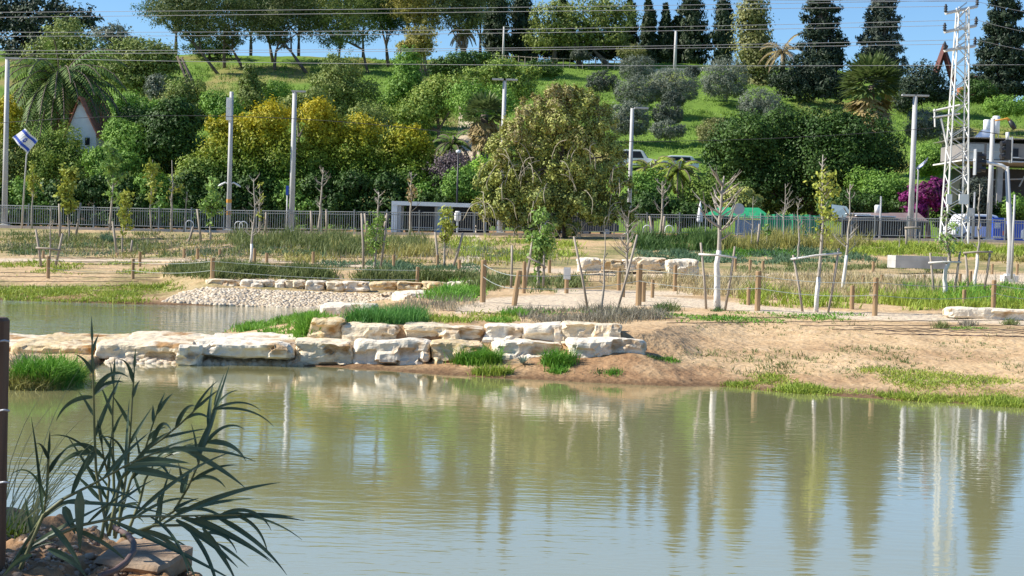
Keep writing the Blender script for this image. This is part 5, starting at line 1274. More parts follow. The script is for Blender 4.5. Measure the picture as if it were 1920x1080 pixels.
sapling(1238, 335, 440, 'bare pale double trunked young tree right of the weeping tree', D=91, w=.09, nb=16, spread=.4, stakes=([(1218, 405, 1226, 442), (1246, 405, 1241, 442)], 0, 'pair of stakes by the double trunked bare tree'))
sapling(1128, 435, 586, 'thin bare stem between two long crossing stakes, centre', w=.03, nb=6, spread=.12, stakes=([(1076, 443, 1106, 572), (1195, 440, 1153, 575)], 0, 'two long stakes leaning outward around the thin bare stem'))
sapling(1175, 395, 520, 'bare grey twiggy young tree in front of the railings, spreading wide', w=.05, nb=30, spread=.42, low=.15)
sapling(1008, 398, 540, 'dark leafy young tree below the weeping tree', 'sapg', w=.05, nb=16, spread=.25, nl=1500, leafspan=(.1, 1), ls=.12, stakes=([(1000, 437, 983, 548), (960, 460, 958, 540), (1020, 470, 1018, 530)], .6, 'three pale stakes around the dark leafy young tree'))
sapling(703, 405, 506, 'leafy young tree with stakes left of the bus shelter front', 'sapg', w=.04, nb=12, spread=.25, nl=500, leafspan=(.2, 1), stakes=([(678, 400, 682, 506), (726, 400, 712, 506)], 0, 'dark stakes around the leafy tree left of the shelter'))
sapling(706, 362, 442, 'small Y shaped bare tree left of the bus shelter', D=91, w=.09, nb=8, low=.6, spread=.45, stakes=([(684, 400, 688, 440), (724, 404, 718, 440)], 0, 'two stakes by the Y shaped bare tree'))
sapling(832, 395, 500, 'young tree with pale green hanging leaves before the poster', 'sapy', w=.045, nb=14, spread=.28, nl=600, leafspan=(.35, 1), stakes=([(816, 435, 822, 500), (868, 436, 848, 502)], 0, 'long pale stakes below the tree before the poster'))
sapling(768, 322, 440, 'young tree with a few orange leaves in front of the bus shelter', 'dead', D=90.5, w=.07, nb=12, spread=.24, nl=90, leafspan=(.5, .8), ls=.1)
sapling(598, 312, 437, 'bare pale young tree right of the plain lamp pole', D=91, w=.08, nb=14, spread=.3, stakes=([(583, 395, 585, 437), (612, 392, 612, 436)], 0, 'short stakes by the bare pale tree right of the lamp pole'))
sapling(470, 335, 492, 'bare grey young tree in the plantings, left of the plain lamp pole', w=.05, nb=16, spread=.26, white=.15, low=.3)
sapling(486, 345, 437, 'thin young tree with few green leaves behind the bare grey one', 'sapy', D=91, w=.05, nb=8, spread=.25, nl=60, stakes=([(499, 398, 497, 436)], 0, 'single stake behind the bare grey tree'))
sapling(322, 298, 432, 'straight pale young tree, tallest of the left row', 'sapy', D=90.5, w=.075, nb=8, spread=.15, nl=70)
sapling(284, 298, 432, 'young tree with yellow green umbrella top and low leaves', 'sapy', D=90.8, w=.05, nb=14, spread=.2, nl=360, leafspan=(.45, 1), ls=.11)
sapling(230, 365, 475, 'small leafy yellowish tree with stakes in the left plantings', 'sapy', w=.04, nb=14, spread=.22, nl=520, leafspan=(.3, 1), stakes=([(211, 415, 219, 478), (248, 450, 243, 482)], 0, 'leaning stakes by the small yellowish leafy tree'))
sapling(130, 322, 446, 'full bodied yellow green young tree in the left row', 'sapy', w=.05, nb=18, spread=.22, nl=1000, leafspan=(.4, 1), ls=.12, stakes=([(111, 382, 113, 425), (151, 380, 141, 446)], 0, 'stakes by the full yellow green tree'))
sapling(60, 305, 425, 'thin yellow leaved young tree right of the flag', 'sapy', D=90.8, w=.05, nb=10, spread=.16, nl=260, leafspan=(.35, 1))
sapling(206, 275, 425, 'tall young tree with fresh green crown in the left row', 'sapg', D=91.2, w=.07, nb=16, spread=.22, nl=900, leafspan=(.4, 1), ls=.11)
sapling(92, 388, 500, 'bare forked young tree tied between two stakes, far left', w=.035, nb=8, spread=.25, stakes=([(67, 430, 78, 500), (117, 438, 102, 500)], .55, 'two stakes with cross bar at the far left'))
sapling(395, 335, 452, 'leafy slender tree left of the orange banded lamp post', 'sapg', w=.05, nb=14, spread=.25, nl=700, leafspan=(.3, 1), ls=.11, stakes=([(370, 392, 377, 452), (362, 425, 352, 484)], 0, 'stakes by the leafy slender tree'))
sapling(345, 360, 436, 'slim grey sapling right of the straight pale one', D=91, w=.05, nb=6, spread=.2)
sapling(1092+890-1092, 412, 437, 'tiny stub of a tree near the panel', D=90.5, w=.04, nb=3) if False else None
sapling(1437, 400, 470, 'thin leafy weedy stem right of the round sign', 'sapg', w=.03, nb=8, spread=.2, nl=60)
sapling(1686, 430, 468, 'tiny staked tree in front of the railings right', w=.03, nb=4, stakes=([(1699, 425, 1700, 452), (1725, 425, 1722, 452)], .95, 'little frame of stakes before the right railings'))
# ---------------------------------------------------------------- grass and low plants (nobody could count)
def blades(name, poly, n, h, w, cols, label, seed, k=7, spread=.12, lean=.5, lift=0, cat='grass', scale=.8, curve=.5, thing_=False, wob=0, thr=None):
    rng = np.random.default_rng(seed)
    pp = pixels_in(poly, n, rng)
    if not thing_: pp = pp+rng.normal(size=pp.shape)*np.array([9, 1.6]); thr = -.16 if thr is None else thr
    if thr is not None:
        q, ok = ghit(pp[:, 0], pp[:, 1]); nn = fbm(q[:, 0]/1.4, q[:, 1]/2.2, seed, 3); g = q[ok & (nn > thr)]
    else:
        g, ok = ghit(pp[:, 0], pp[:, 1]); g = g[ok]
    n = len(g); N = n*k
    b = np.repeat(g, k, 0)+np.concatenate([rng.normal(size=(N, 2))*spread, np.zeros((N, 1))], 1)
    b[:, 2] = np.where(b[:, 1] < 12, b[:, 2], th(b[:, 0], b[:, 1]))+lift-.02
    az = rng.uniform(0, 6.283, N); L = lean*rng.uniform(.1, 1, N)
    hz = np.clip(.95+1.3*fbm(g[:, 0]/.9, g[:, 1]/1.5, seed+3, 2), .4, 1.6) if not thing_ else 1
    hh = np.repeat(rng.uniform(.4 if thing_ else .55, 1.25, n)*hz, k)*h*rng.uniform(.5, 1.15, N)
    d = np.stack([np.cos(az)*L, np.sin(az)*L, np.ones(N)], -1); d /= np.linalg.norm(d, axis=1)[:, None]
    s = np.stack([-np.sin(az+rng.normal(size=N)*.6), np.cos(az), np.zeros(N)], -1)
    a2 = rng.uniform(0, 6.283, N); s = np.stack([np.cos(a2), np.sin(a2), np.zeros(N)], -1)*w/2
    mid = b+d*(hh*.55)[:, None]; tip = b+d*hh[:, None]+np.stack([np.cos(az), np.sin(az), -.4*np.ones(N)], -1)*(hh*curve*L)[:, None]
    V = np.stack([b-s, b+s, mid+s*.8, mid-s*.8, tip], 1).reshape(-1, 3); i = np.arange(N)*5
    F4 = np.stack([i, i+1, i+2, i+3], -1); F3 = np.stack([i+3, i+2, i+4], -1)
    o0 = V[0].copy() if not thing_ else np.array([g[:, 0].mean(), g[:, 1].mean(), g[:, 2].min()])
    V = V-o0
    me = bpy.data.meshes.new(name); me.vertices.add(len(V)); me.vertices.foreach_set('co', V.astype(np.float32).ravel())
    me.loops.add(N*7); me.loops.foreach_set('vertex_index', np.concatenate([F4.ravel(), F3.ravel()]).astype(np.int32))
    me.polygons.add(2*N); me.polygons.foreach_set('loop_start', np.concatenate([np.arange(N)*4, 4*N+np.arange(N)*3]).astype(np.int32)); me.update(calc_edges=True)
    o = link(name, me, cols if not isinstance(cols, list) else leafm(name, cols, scale=scale)); o.location = o0
    return tag(o, label, cat, None, None if thing_ else 'stuff')
GR = {'bright': leafm('grass_bright', [(.07, .20, .02), (.14, .32, .03), (.24, .42, .06)], 1.2), 'yel': leafm('grass_yellow', [(.20, .22, .05), (.34, .32, .09), (.46, .40, .16)], 1.2),
 'dry': leafm('grass_dry', [(.36, .30, .15), (.52, .43, .24), (.30, .28, .10)], 1.2), 'dull': leafm('grass_dull', [(.08, .12, .03), (.16, .20, .06), (.26, .27, .11)], 1.2),
 'dkg': leafm('grass_dark', [(.03, .08, .02), (.07, .14, .03), (.12, .20, .05)], 1.2), 'teal': leafm('plants_bluegreen', [(.05, .12, .06), (.10, .18, .09), (.18, .26, .14)], 1.2), 'lime': leafm('plants_lime', [(.16, .27, .03), (.30, .38, .05), (.42, .46, .08)], 1.2),
 'grey': leafm('weeds_grey', [(.16, .15, .11), (.30, .27, .20), (.12, .14, .08)], 1.2)}
R4 = lambda a, b, c, d: [(a, b), (c, b), (c, d), (a, d)]
# hillside grass
blades('hill_grass', [(190, 170), (340, 125), (700, 108), (1480, 108), (1490, 170), (1740, 165), (1830, 160), (1960, 200), (1960, 320), (1700, 330), (1300, 290), (1150, 290), (700, 260), (200, 300)], 26000, .34, .09, leafm('hill_grass_blades', [(.07, .13, .025), (.16, .265, .04), (.26, .37, .065)], .25), 'fresh green grass covering the hill slope', 11, 4, .3, .6)
# plantings behind the rope line
blades('planting', [(0, 435), (700, 445), (700, 480), (0, 478)], 2600, .22, .05, GR['dull'], 'low mixed plants in rows below the left railings', 12, 7, .22, .9, thr=-.12)
blades('planting', [(0, 440), (430, 442), (700, 446), (960, 455), (960, 500), (0, 480)], 1500, .2, .045, GR['yel'], 'yellowish dry low plants in rows left of centre', 13, 6, .2, .8, thr=-.05)
blades('planting', [(0, 493), (300, 493), (320, 512), (0, 512)], 700, .16, .04, GR['lime'], 'yellow green low plants above the far pond bank', 14, 6, .18, .8, thr=-.05)
blades('tall_grass', [(440, 446), (560, 450), (800, 452), (805, 478), (610, 480), (560, 462), (440, 470)], 900, .62, .035, GR['dull'], 'tall green grass tufts left of and below the bus shelter', 15, 12, .12, .5)
blades('tall_grass', [(610, 466), (800, 470), (800, 482), (610, 482)], 300, .5, .035, GR['yel'], 'yellow tufts along the front of the tall grass', 16, 10, .1, .5)
blades('low_plants', [(315, 500), (470, 497), (700, 515), (930, 516), (930, 528), (700, 526), (390, 519), (320, 517)], 1600, .3, .035, GR['dull'], 'grey green low hedge of plants above the stone edging', 17, 9, .14, .8)
blades('low_plants', [(600, 494), (890, 495), (890, 512), (690, 508)], 700, .2, .04, GR['teal'], 'dark low plants below the tall grass', 18, 8, .15, .9, thr=-.1)
blades('planting', [(850, 445), (1080, 452), (1080, 480), (960, 495), (850, 480)], 900, .25, .05, GR['lime'], 'bright green plants at the foot of the weeping tree', 19, 7, .2, .9, thr=-.15)
blades('tall_grass', [(1200, 452), (1360, 452), (1360, 470), (1205, 470)], 800, .8, .04, GR['dkg'], 'dark tall grass right of the weeping tree', 20, 12, .15, .4)
blades('tall_grass', [(1350, 452), (1620, 462), (1620, 472), (1350, 472)], 1000, .8, .035, GR['yel'], 'yellow green tall grass in front of the green screen', 21, 12, .15, .45)
blades('low_plants', [(1200, 470), (1620, 472), (1640, 492), (1420, 494), (1200, 488)], 1500, .28, .045, GR['teal'], 'blue green low plants above the boulders', 22, 8, .16, .9)
blades('low_plants', [(1340, 470), (1500, 472), (1500, 480), (1340, 480)], 450, .24, .04, GR['bright'], 'bright green strip below the yellow grass', 23, 8, .14, .9)
blades('low_plants', [(1580, 458), (1930, 462), (1930, 482), (1780, 482), (1660, 478), (1580, 478)], 1500, .35, .045, GR['lime'], 'yellow green plants at the foot of the right railings', 24, 8, .15, .8)
blades('low_plants', [(1840, 482), (1930, 484), (1930, 492), (1840, 490)], 200, .25, .045, GR['yel'], 'yellow plants right of the concrete bench', 25, 8, .15, .8)
blades('low_plants', [(1380, 495), (1660, 500), (1760, 505), (1760, 512), (1380, 512)], 700, .22, .035, GR['dull'], 'dull low plants between the boulders and the concrete bench', 26, 7, .15, .8, thr=-.1)
blades('dry_grass', [(1130, 528), (1320, 520), (1640, 522), (1760, 530), (1760, 556), (1600, 560), (1400, 560), (1330, 555), (1220, 540)], 1500, .45, .025, GR['dry'], 'dry golden grass around the small posts right of centre', 27, 10, .12, .6)
blades('tall_grass', [(1390, 548), (1560, 556), (1960, 560), (1960, 584), (1790, 582), (1660, 580), (1400, 572)], 1300, .4, .025, GR['lime'], 'fresh and dry mixed grass behind the right rope posts', 28, 10, .12, .7)
blades('tall_grass', [(1700, 535), (1960, 540), (1960, 580), (1800, 572), (1700, 560)], 1000, .35, .03, GR['bright'], 'bright green grass at the right edge behind the rope', 29, 10, .14, .7)
blades('low_plants', [(860, 520), (1090, 522), (1090, 545), (990, 548), (900, 545)], 700, .28, .03, GR['dull'], 'dull green grass left of the centre path', 30, 8, .12, .7, thr=-.15)
blades('low_plants', [(830, 540), (900, 532), (900, 552), (860, 565), (800, 562)], 500, .22, .03, GR['bright'], 'bright low green patch left of the tall rope post', 31, 8, .12, .8)
blades('dry_weeds', [(740, 570), (880, 552), (905, 575), (800, 588), (730, 586)], 160, .35, .012, GR['grey'], 'dry brown weeds behind the bright green bush', 32, 8, .1, .7)
blades('dry_weeds', [(960, 582), (1180, 580), (1260, 590), (1230, 606), (1000, 606)], 650, .22, .018, GR['grey'], 'grey weedy patch above the right end of stone blocks', 33, 8, .12, 1.0)
blades('ground_cover', [(930, 583), (1160, 578), (1260, 585), (1600, 588), (1620, 600), (1400, 604), (1200, 598), (950, 590)], 1300, .09, .03, GR['bright'], 'thin green carpet of weeds along the sand path', 34, 7, .14, 1.2, thr=-.05)
blades('ground_cover', [(800, 590), (890, 590), (960, 596), (960, 604), (800, 604)], 260, .15, .025, GR['lime'], 'green weeds right of the bright bush on the terrace', 35, 8, .1, 1.0)
blades('bank_grass', [(0, 540), (180, 535), (330, 535), (350, 545), (270, 556), (270, 567), (0, 565)], 1300, .14, .03, GR['lime'], 'yellow green grass on the far pond bank', 36, 8, .14, 1.0, thr=-.12)
blades('bank_grass', [(440, 617), (500, 600), (600, 585), (640, 590), (600, 615), (560, 628), (470, 625)], 800, .2, .025, GR['bright'], 'bright grass with small yellow flowers at the far pond edge', 37, 9, .1, .9)
blades('shore_weeds', [(1350, 730), (1460, 690), (1700, 690), (1940, 715), (1940, 768), (1800, 765), (1600, 748), (1480, 738)], 3200, .085, .018, GR['lime'], 'light green weeds along the right waterline', 38, 7, .08, 1.1, thr=-.1)
blades('waterline_grass', [(1250, 722), (1400, 722), (1600, 734), (1750, 744), (1940, 750), (1940, 768), (1750, 757), (1600, 746), (1400, 731), (1250, 726)], 1300, .10, .016, GR['lime'], 'thin fringe of grass right at the right waterline', 96, 7, .06, 1.1, thr=.04)
blades('shore_weeds', [(1230, 660), (1900, 640), (1940, 720), (1400, 720)], 800, .1, .016, GR['dull'], 'scattered small weeds on the sandy bank', 39, 6, .05, 1.0, thr=-.05)
for x, y, a, b_, h, mm, lb in [(245, 600, 0, 0, 0, 0, 0)][:0]: pass
# rows of tiny plants and drip lines on the sand (countable only as a field)
blades('seedlings', [(1230, 600), (1940, 600), (1940, 640), (1500, 636), (1250, 622)], 150, .09, .014, GR['dull'], 'rows of tiny seedlings planted on the sand', 40, 7, .03, 1.1)
DL = ['first across the sand below the path', 'second across the sand, shorter', 'third across the sand, by the seedlings', 'lowest on the sand, at the far right', 'behind the right end of the stone terrace', 'on sand just above the terrace end', 'behind the fresh green weed at the leaning post', 'right under the leftmost rope posts', 'below the leftmost rope posts', 'upper one on the far pond bank', 'middle one on the far pond bank', 'lowest, nearest the far pond', 'behind the stone edging plants', 'lowest of three in left plantings', 'middle of three in left plantings', 'uppermost in left plantings', 'crossing behind the centre path']
DL = iter(DL)
k = 0
def drip(px0, py0, px1, py1, lab):
    a = G(px0, py0); n = 26; pts = []
    for i in range(n+1):
        x = px0+(px1-px0)*i/n; y = py0+(py1-py0)*i/n; g_, ok = ghit([x], [y]); v = Vector(g_[0]); v.z += .015+.01*math.sin(i*2.2); pts.append(v-a)
    mb = MB(); mb.tube(pts, .0075*max(1, a.y/45), 4); o = mb.build('drip_line', M['drip']); o.location = a; tag(o, lab, 'pipe', 'drip irrigation lines')
for y0, y1, x0, x1 in [(607, 601, 1250, 1930), (612, 611, 1500, 1930), (619, 622, 1560, 1930), (627, 632, 1640, 1930), (590, 589, 905, 1230), (598, 596, 1230, 1500), (583, 590, 830, 960)]:
    k += 1; drip(x0, y0, x1, y1, 'dark drip line '+next(DL))
k = 0
for y0, y1, x0, x1 in [(512, 515, 0, 390), (519, 521, 0, 300), (529, 528, 0, 260), (538, 536, 0, 330), (545, 547, 0, 260), (500, 503, 430, 890), (470, 472, 0, 700), (463, 466, 0, 700), (456, 458, 100, 620), (530, 527, 1010, 1190)]:
    k += 1; drip(x0, y0, x1, y1, 'dark drip line '+next(DL))

blades('dry_twigs', [(0, 440), (430, 445), (960, 455), (1060, 480), (1060, 498), (700, 492), (0, 480)], 900, .42, .02, GR['grey'], 'thin dry twigs and stalks standing in the left plantings', 90, 4, .25, .35)
blades('dry_twigs', [(1060, 520), (1500, 520), (1900, 512), (1940, 560), (1300, 556)], 350, .5, .016, GR['grey'], 'thin dry stalks among the golden grass', 91, 4, .25, .35)
blades('planting', [(0, 450), (700, 455), (1000, 470), (1000, 484), (0, 478)], 1500, .18, .05, GR['teal'], 'dark little shrublets in rows among the left plantings', 92, 6, .12, .9, thr=-.05)
blades('planting', [(430, 480), (1060, 485), (1060, 500), (430, 492)], 500, .2, .04, GR['yel'], 'dry tufts along the middle path', 93, 6, .12, .9, thr=0)
blades('fallen_litter', [(560, 676), (800, 690), (1300, 716), (1200, 690), (900, 680), (700, 676)], 260, .05, .012, GR['grey'], 'dry litter on the brown mud below the stones', 94, 4, .1, 1.6)
blades('fallen_litter', [(1200, 640), (1940, 620), (1940, 720), (1250, 700)], 900, .035, .014, GR['dry'], 'straw litter scattered over the sandy bank', 95, 3, .12, 2.0)
r_ = random.Random(41)
for i in range(20):
    y0 = 446+i*2.6; x0 = r_.uniform(0, 500); x1 = x0+r_.uniform(180, 480)
    drip(x0, y0+x0*.006, x1, y0+x1*.006, 'thin dark drip line among the rows of low plants behind the left rope posts')
for i in range(3): drip(1600+i*60, 616+i*6, 1930, 619+i*7, 'thin dark drip line among the seedlings on the right sand')
# countable clumps
def clump(cx, cy, rx, ry, n, h, w, m, label, seed, name='grass_clump', cat='grass clump', lean=.8, group='grass clumps by the water'):
    poly = [(cx+rx*math.cos(a), cy+ry*math.sin(a)) for a in [i*math.pi/6 for i in range(12)]]
    o = blades(name, poly, n, h, w, m, label, seed, 10, .06, lean, cat=cat, thing_=True, curve=.9); o['group'] = group; return o
clump(726, 603, 76, 5, 420, .38, .012, leafm('bush_green', [(.05, .17, .03), (.10, .27, .05), (.18, .38, .08)], 2), 'soft bright green bush spreading on the upper stone course', 51, 'green_bush', 'bush', .6)
clump(896, 680, 42, 5, 200, .34, .016, GR['bright'], 'biggest green grass tuft in front of the lower stones', 52)
clump(922, 700, 32, 4, 90, .2, .016, GR['lime'], 'low yellow green tuft at the waterline below the biggest tuft', 53)
clump(1050, 682, 26, 5, 130, .32, .016, GR['bright'], 'upright green tuft in front of the rightmost lower stone', 54)
clump(1045, 697, 12, 3, 40, .14, .016, GR['bright'], 'small tuft right at the foot of the upright green tuft', 55)
clump(1236, 672, 14, 2, 22, .1, .014, GR['dkg'], 'little dark tuft on sand just right of the last stone', 56)
clump(1258, 676, 16, 3, 26, .1, .014, GR['bright'], 'little green tuft on the sandy bank right of the stones', 57)
clump(1150, 700, 10, 3, 22, .12, .014, GR['bright'], 'small bright tuft on mud, right of the upright tuft', 58)
clump(1124, 698, 8, 2, 14, .09, .014, GR['dkg'], 'tiny dark tuft on mud beside the small bright one', 59)
clump(1385, 722, 28, 4, 70, .1, .016, GR['lime'], 'lime green weed patch at the waterline, left of two', 60)
clump(1505, 732, 38, 6, 130, .14, .016, GR['lime'], 'domed lime green weed patch at the waterline, right of two', 61)
clump(90, 715, 62, 14, 420, .42, .018, GR['bright'], 'big bright grass clump growing from the water at left', 62)
clump(60, 728, 80, 8, 380, .24, .016, GR['yel'], 'lower yellowish grass skirt around the big left clump', 63)
clump(145, 722, 24, 8, 100, .22, .016, GR['lime'], 'thin yellowish grass right side of the left clump', 64)
clump(45, 690, 16, 8, 60, .34, .012, GR['grey'], 'dead brown stalks left of the bright grass clump', 65)
clump(1240, 582, 12, 3, 20, .3, .02, GR['dkg'], 'small dark shrub at the path edge, left of the whitewashed tree', 66, 'small_shrub', 'shrub')
clump(1262, 582, 12, 3, 20, .26, .02, GR['dull'], 'small olive shrub touching the dark one by the path', 67, 'small_shrub', 'shrub')
clump(1345, 583, 10, 2, 12, .16, .02, GR['dkg'], 'dark weeds at the foot of the whitewashed tree', 68, 'small_shrub', 'shrub')
clump(1333, 612-20, 8, 2, 8, .1, .02, GR['dkg'], 'tiny weed in front of the whitewashed tree', 69)
clump(1768, 615, 10, 2, 22, .26, .012, GR['dull'], 'upright rush like tuft in front of the stone kerb, left', 70)
clump(1812, 610, 14, 2, 26, .2, .014, GR['grey'], 'greyish tuft in front of the stone kerb, middle', 71)
clump(1895, 608, 14, 2, 26, .22, .014, GR['dull'], 'tuft in front of the stone kerb at the right edge', 72)
clump(1810, 616, 40, 3, 90, .06, .02, GR['bright'], 'flat bright weed mat below the stone kerb', 73)
clump(965, 590, 22, 4, 60, .2, .018, GR['bright'], 'fresh green weed at the foot of the leaning post', 74)
clump(935, 602, 22, 3, 50, .14, .018, GR['bright'], 'small green weed left of the leaning post foot', 75)
clump(810, 460, 10, 4, 20, .4, .03, GR['teal'], 'blue green shrublet in left plantings', 76, 'small_shrub', 'shrub') if False else None
clump(202, 452, 12, 4, 40, .5, .04, GR['teal'], 'blue green shrublet among left plantings', 77, 'small_shrub', 'shrub')
# agave like plant
def agave(cx, cy, label, s=.26, n=34):
    g = G(cx, cy); r = random.Random(3); mb = MB()
    for i in range(n):
        az = i*2.4; el = 1.2-1.0*i/n; d = Vector((math.cos(az)*math.cos(el), math.sin(az)*math.cos(el), math.sin(el))); sd = d.cross(Vector((0, 0, 1))).normalized()
        L_ = s*r.uniform(.7, 1.1); p = [Vector((0, 0, .02))+d*L_*t+Vector((0, 0, -.25*L_*t*t)) for t in (0, .35, .7, 1)]; mb.strip(p, [.02, .028, .018, .002], [sd]*4)
    o = mb.build('agave_plant', leafm('agave_leaf', [(.16, .22, .17), (.28, .34, .28)], 3)); o.location = g; tag(o, label, 'plant')
agave(980, 684, 'silvery spiky rosette plant between two green tufts')

# ---------------------------------------------------------------- foreground: wooden post, slab, pipe, reeds
g = Vector(P(-24, 595, 6.4)); base = Vector((g.x, g.y, .7)); t = thing('wooden_post', base, 'dark wooden fence post cut by the left edge, close to the camera', 'post')
H = g.z-base.z; mb = MB(); n = 14
mb.tube([(0, 0, -.4), (0, 0, H*.3), (0, 0, H*.6), (0, 0, H-.012), (0, 0, H)], [.092, .09, .088, .088, .078], n); mb.build('post_body', M['darkwood'], t)
for py in (640, 770, 905):
    q = Vector(P(10, py, 6.3))-base; mb = MB(); mb.tube([q+Vector((-.02, 0, 0)), q+Vector((0, -.012, .004)), q+Vector((.016, 0, 0))], .0045, 6); mb.build('staple', M['galv'], t, True)
def slab():
    g = G(272, 1062); me = rock_mesh((.36, .30, .10), 77, .02, nx=14, blocky=12)
    o = link('broken_slab', me, mat('sandstone', [(.38, .27, .18), (.28, .19, .12), (.44, .34, .24)], 6, .95, bump=.012, bscale=22)); o.location = P(272, 1052, g.y); o.rotation_euler = (.12, .05, -.35)
    tag(o, 'broken tan concrete slab lying on the near bank under the reeds', 'slab')
slab()
b = Vector(P(207, 986, 6.9)); mb = MB(); q = [Vector(P(x, y, d))-b for x, y, d in [(207, 986, 6.95), (222, 993, 6.85), (240, 1003, 6.7), (251, 1018, 6.55), (250, 1035, 6.4), (236, 1055, 6.25), (215, 1070, 6.15), (188, 1080, 6.05)]]
mb.tube(q, .0125, 8); o = mb.build('bent_pipe', M['pipe'], None, True); o.location = b; tag(o, 'bent brown pipe curving over the near bank beside the slab', 'pipe')
reedm = mat('reed_leaf', [(.04, .075, .042), (.075, .12, .065), (.13, .18, .10), (.30, .27, .13)], 5, .42, island=.35, trans=.3, pos=[0, .45, .8, 1])
reeds = leafm('reed_stem', [(.10, .12, .05), (.16, .17, .07), (.22, .20, .11)], 6, trans=0)
def reed():
    r = random.Random(12); b = G(215, 1000); t = thing('giant_reed', b, 'dark green giant reed with long arching leaves in the left foreground', 'reed')
    def W(px, py, d): return Vector(P(px, py, d))-b
    def leaf(mb, p0, d, L_, w, droop, n=12, tw=0):
        d = d.normalized(); p = p0.copy(); pts = []; sds = []; ws = []
        view = Vector((0, 1, 0))
        for i in range(n+1):
            f = i/n; pts.append(p.copy())
            s = d.cross(view); s = s.normalized() if s.length > .1 else Vector((1, 0, 0))
            s = (s+view*.75*math.sin(tw+f*1.3)).normalized(); sds.append(s)
            ws.append(.8*w*min(1, .35+f*3.2)*(1-f**2.2)+.0015)
            d = (d+Vector((0, 0, -droop/n*(.4+1.4*f)))).normalized(); p = p+d*L_/n
        # folded midrib: two strips meeting at a keel
        for sgn in (-1, 1):
            vs = []
            for q_, s_, w_ in zip(pts, sds, ws): vs += [q_, q_+s_*sgn*w_/2+Vector((0, -.15*w_, .12*w_))]
            mb.add(vs, [((2*i, 2*i+1, 2*i+3, 2*i+2) if sgn > 0 else (2*i, 2*i+2, 2*i+3, 2*i+1)) for i in range(n)])
    stems = [
        ([(205, 1005), (190, 940), (180, 880), (177, 800), (175, 720), (173, 640)], 6.9, .24),
        ([(215, 1005), (214, 930), (212, 850), (211, 780), (214, 705)], 7.1, .2),
        ([(220, 1000), (232, 920), (240, 868), (245, 800), (252, 690)], 7.0, .2),
        ([(205, 1000), (225, 900), (265, 850), (305, 822), (338, 795), (370, 765)], 6.8, .28),
        ([(225, 1005), (280, 990), (326, 958), (352, 915), (372, 870), (386, 815), (402, 760)], 7.0, .33),
        ([(30, 1085), (81, 966), (120, 935), (179, 905), (244, 868), (300, 845)], 6.5, .4),
        ([(90, 1010), (150, 985), (204, 974), (265, 968), (326, 968), (400, 966), (450, 965)], 6.4, .5),
        ([(215, 1010), (230, 950), (245, 900), (270, 850), (285, 800), (296, 770)], 7.2, .2),
        ([(10, 1080), (60, 1000), (82, 965), (90, 900), (92, 850)], 6.6, .25),
        ([(230, 1005), (290, 985), (340, 985), (380, 1000), (410, 1020)], 6.7, .4),
        ([(190, 1010), (200, 950), (205, 900), (195, 860), (190, 830)], 7.0, .3),
        ([(235, 1010), (262, 940), (272, 900), (290, 868), (322, 850)], 7.3, .3)]
    for si, (pp, d, ll) in enumerate(stems):
        pts = [W(x, y, d+.05*math.sin(i)) for i, (x, y) in enumerate(pp)]
        # densify
        q = []
        for i in range(len(pts)-1):
            for k in range(4): q.append(pts[i].lerp(pts[i+1], k/4))
        q.append(pts[-1]); n = len(q)
        mb = MB(); mb.tube(q, [.0075*(1-.75*i/(n-1))+.001 for i in range(n)], 6); st = mb.build('stem', reeds, t, True)
        mb = MB(); L0 = sum((pts[i+1]-pts[i]).length for i in range(len(pts)-1)); nl = max(5, int(L0/.088)); side = 1
        for k in range(nl):
            f = .14+.86*k/(nl-1) if nl > 1 else .9
            i = min(n-2, int(f*(n-1))); p0 = q[i]; tg = (q[min(i+2, n-1)]-q[max(0, i-1)]).normalized(); side = -side
            sdv = tg.cross(Vector((0, 1, 0))).normalized()*side
            opn = .22+.5*(1-f)+r.uniform(-.12, .3)
            dv = tg+sdv*opn+Vector((0, r.uniform(-.5, .35), .12))
            leaf(mb, p0, dv, ll*r.uniform(.55, 1.3)*(.55+.45*math.sin(math.pi*min(1, f+.1))), .026*r.uniform(.55, 1.15), r.choice([.1, .3, .5, 1.0, 1.8]), tw=r.uniform(-.8, .8))
        leaf(mb, q[-1], q[-1]-q[-3], ll*.45, .016, .15)
        mb.build('leaf_blades', reedm, st)
    # hand placed characteristic leaves
    mb = MB()
    def L2(x0, y0, x1, y1, d, w, droop, dy=0):
        a = W(x0, y0, d); c = W(x1, y1, d+dy); v = c-a; leaf(mb, a, v+Vector((0, 0, droop*.42*v.length)), v.length*1.06, w, droop, 14)
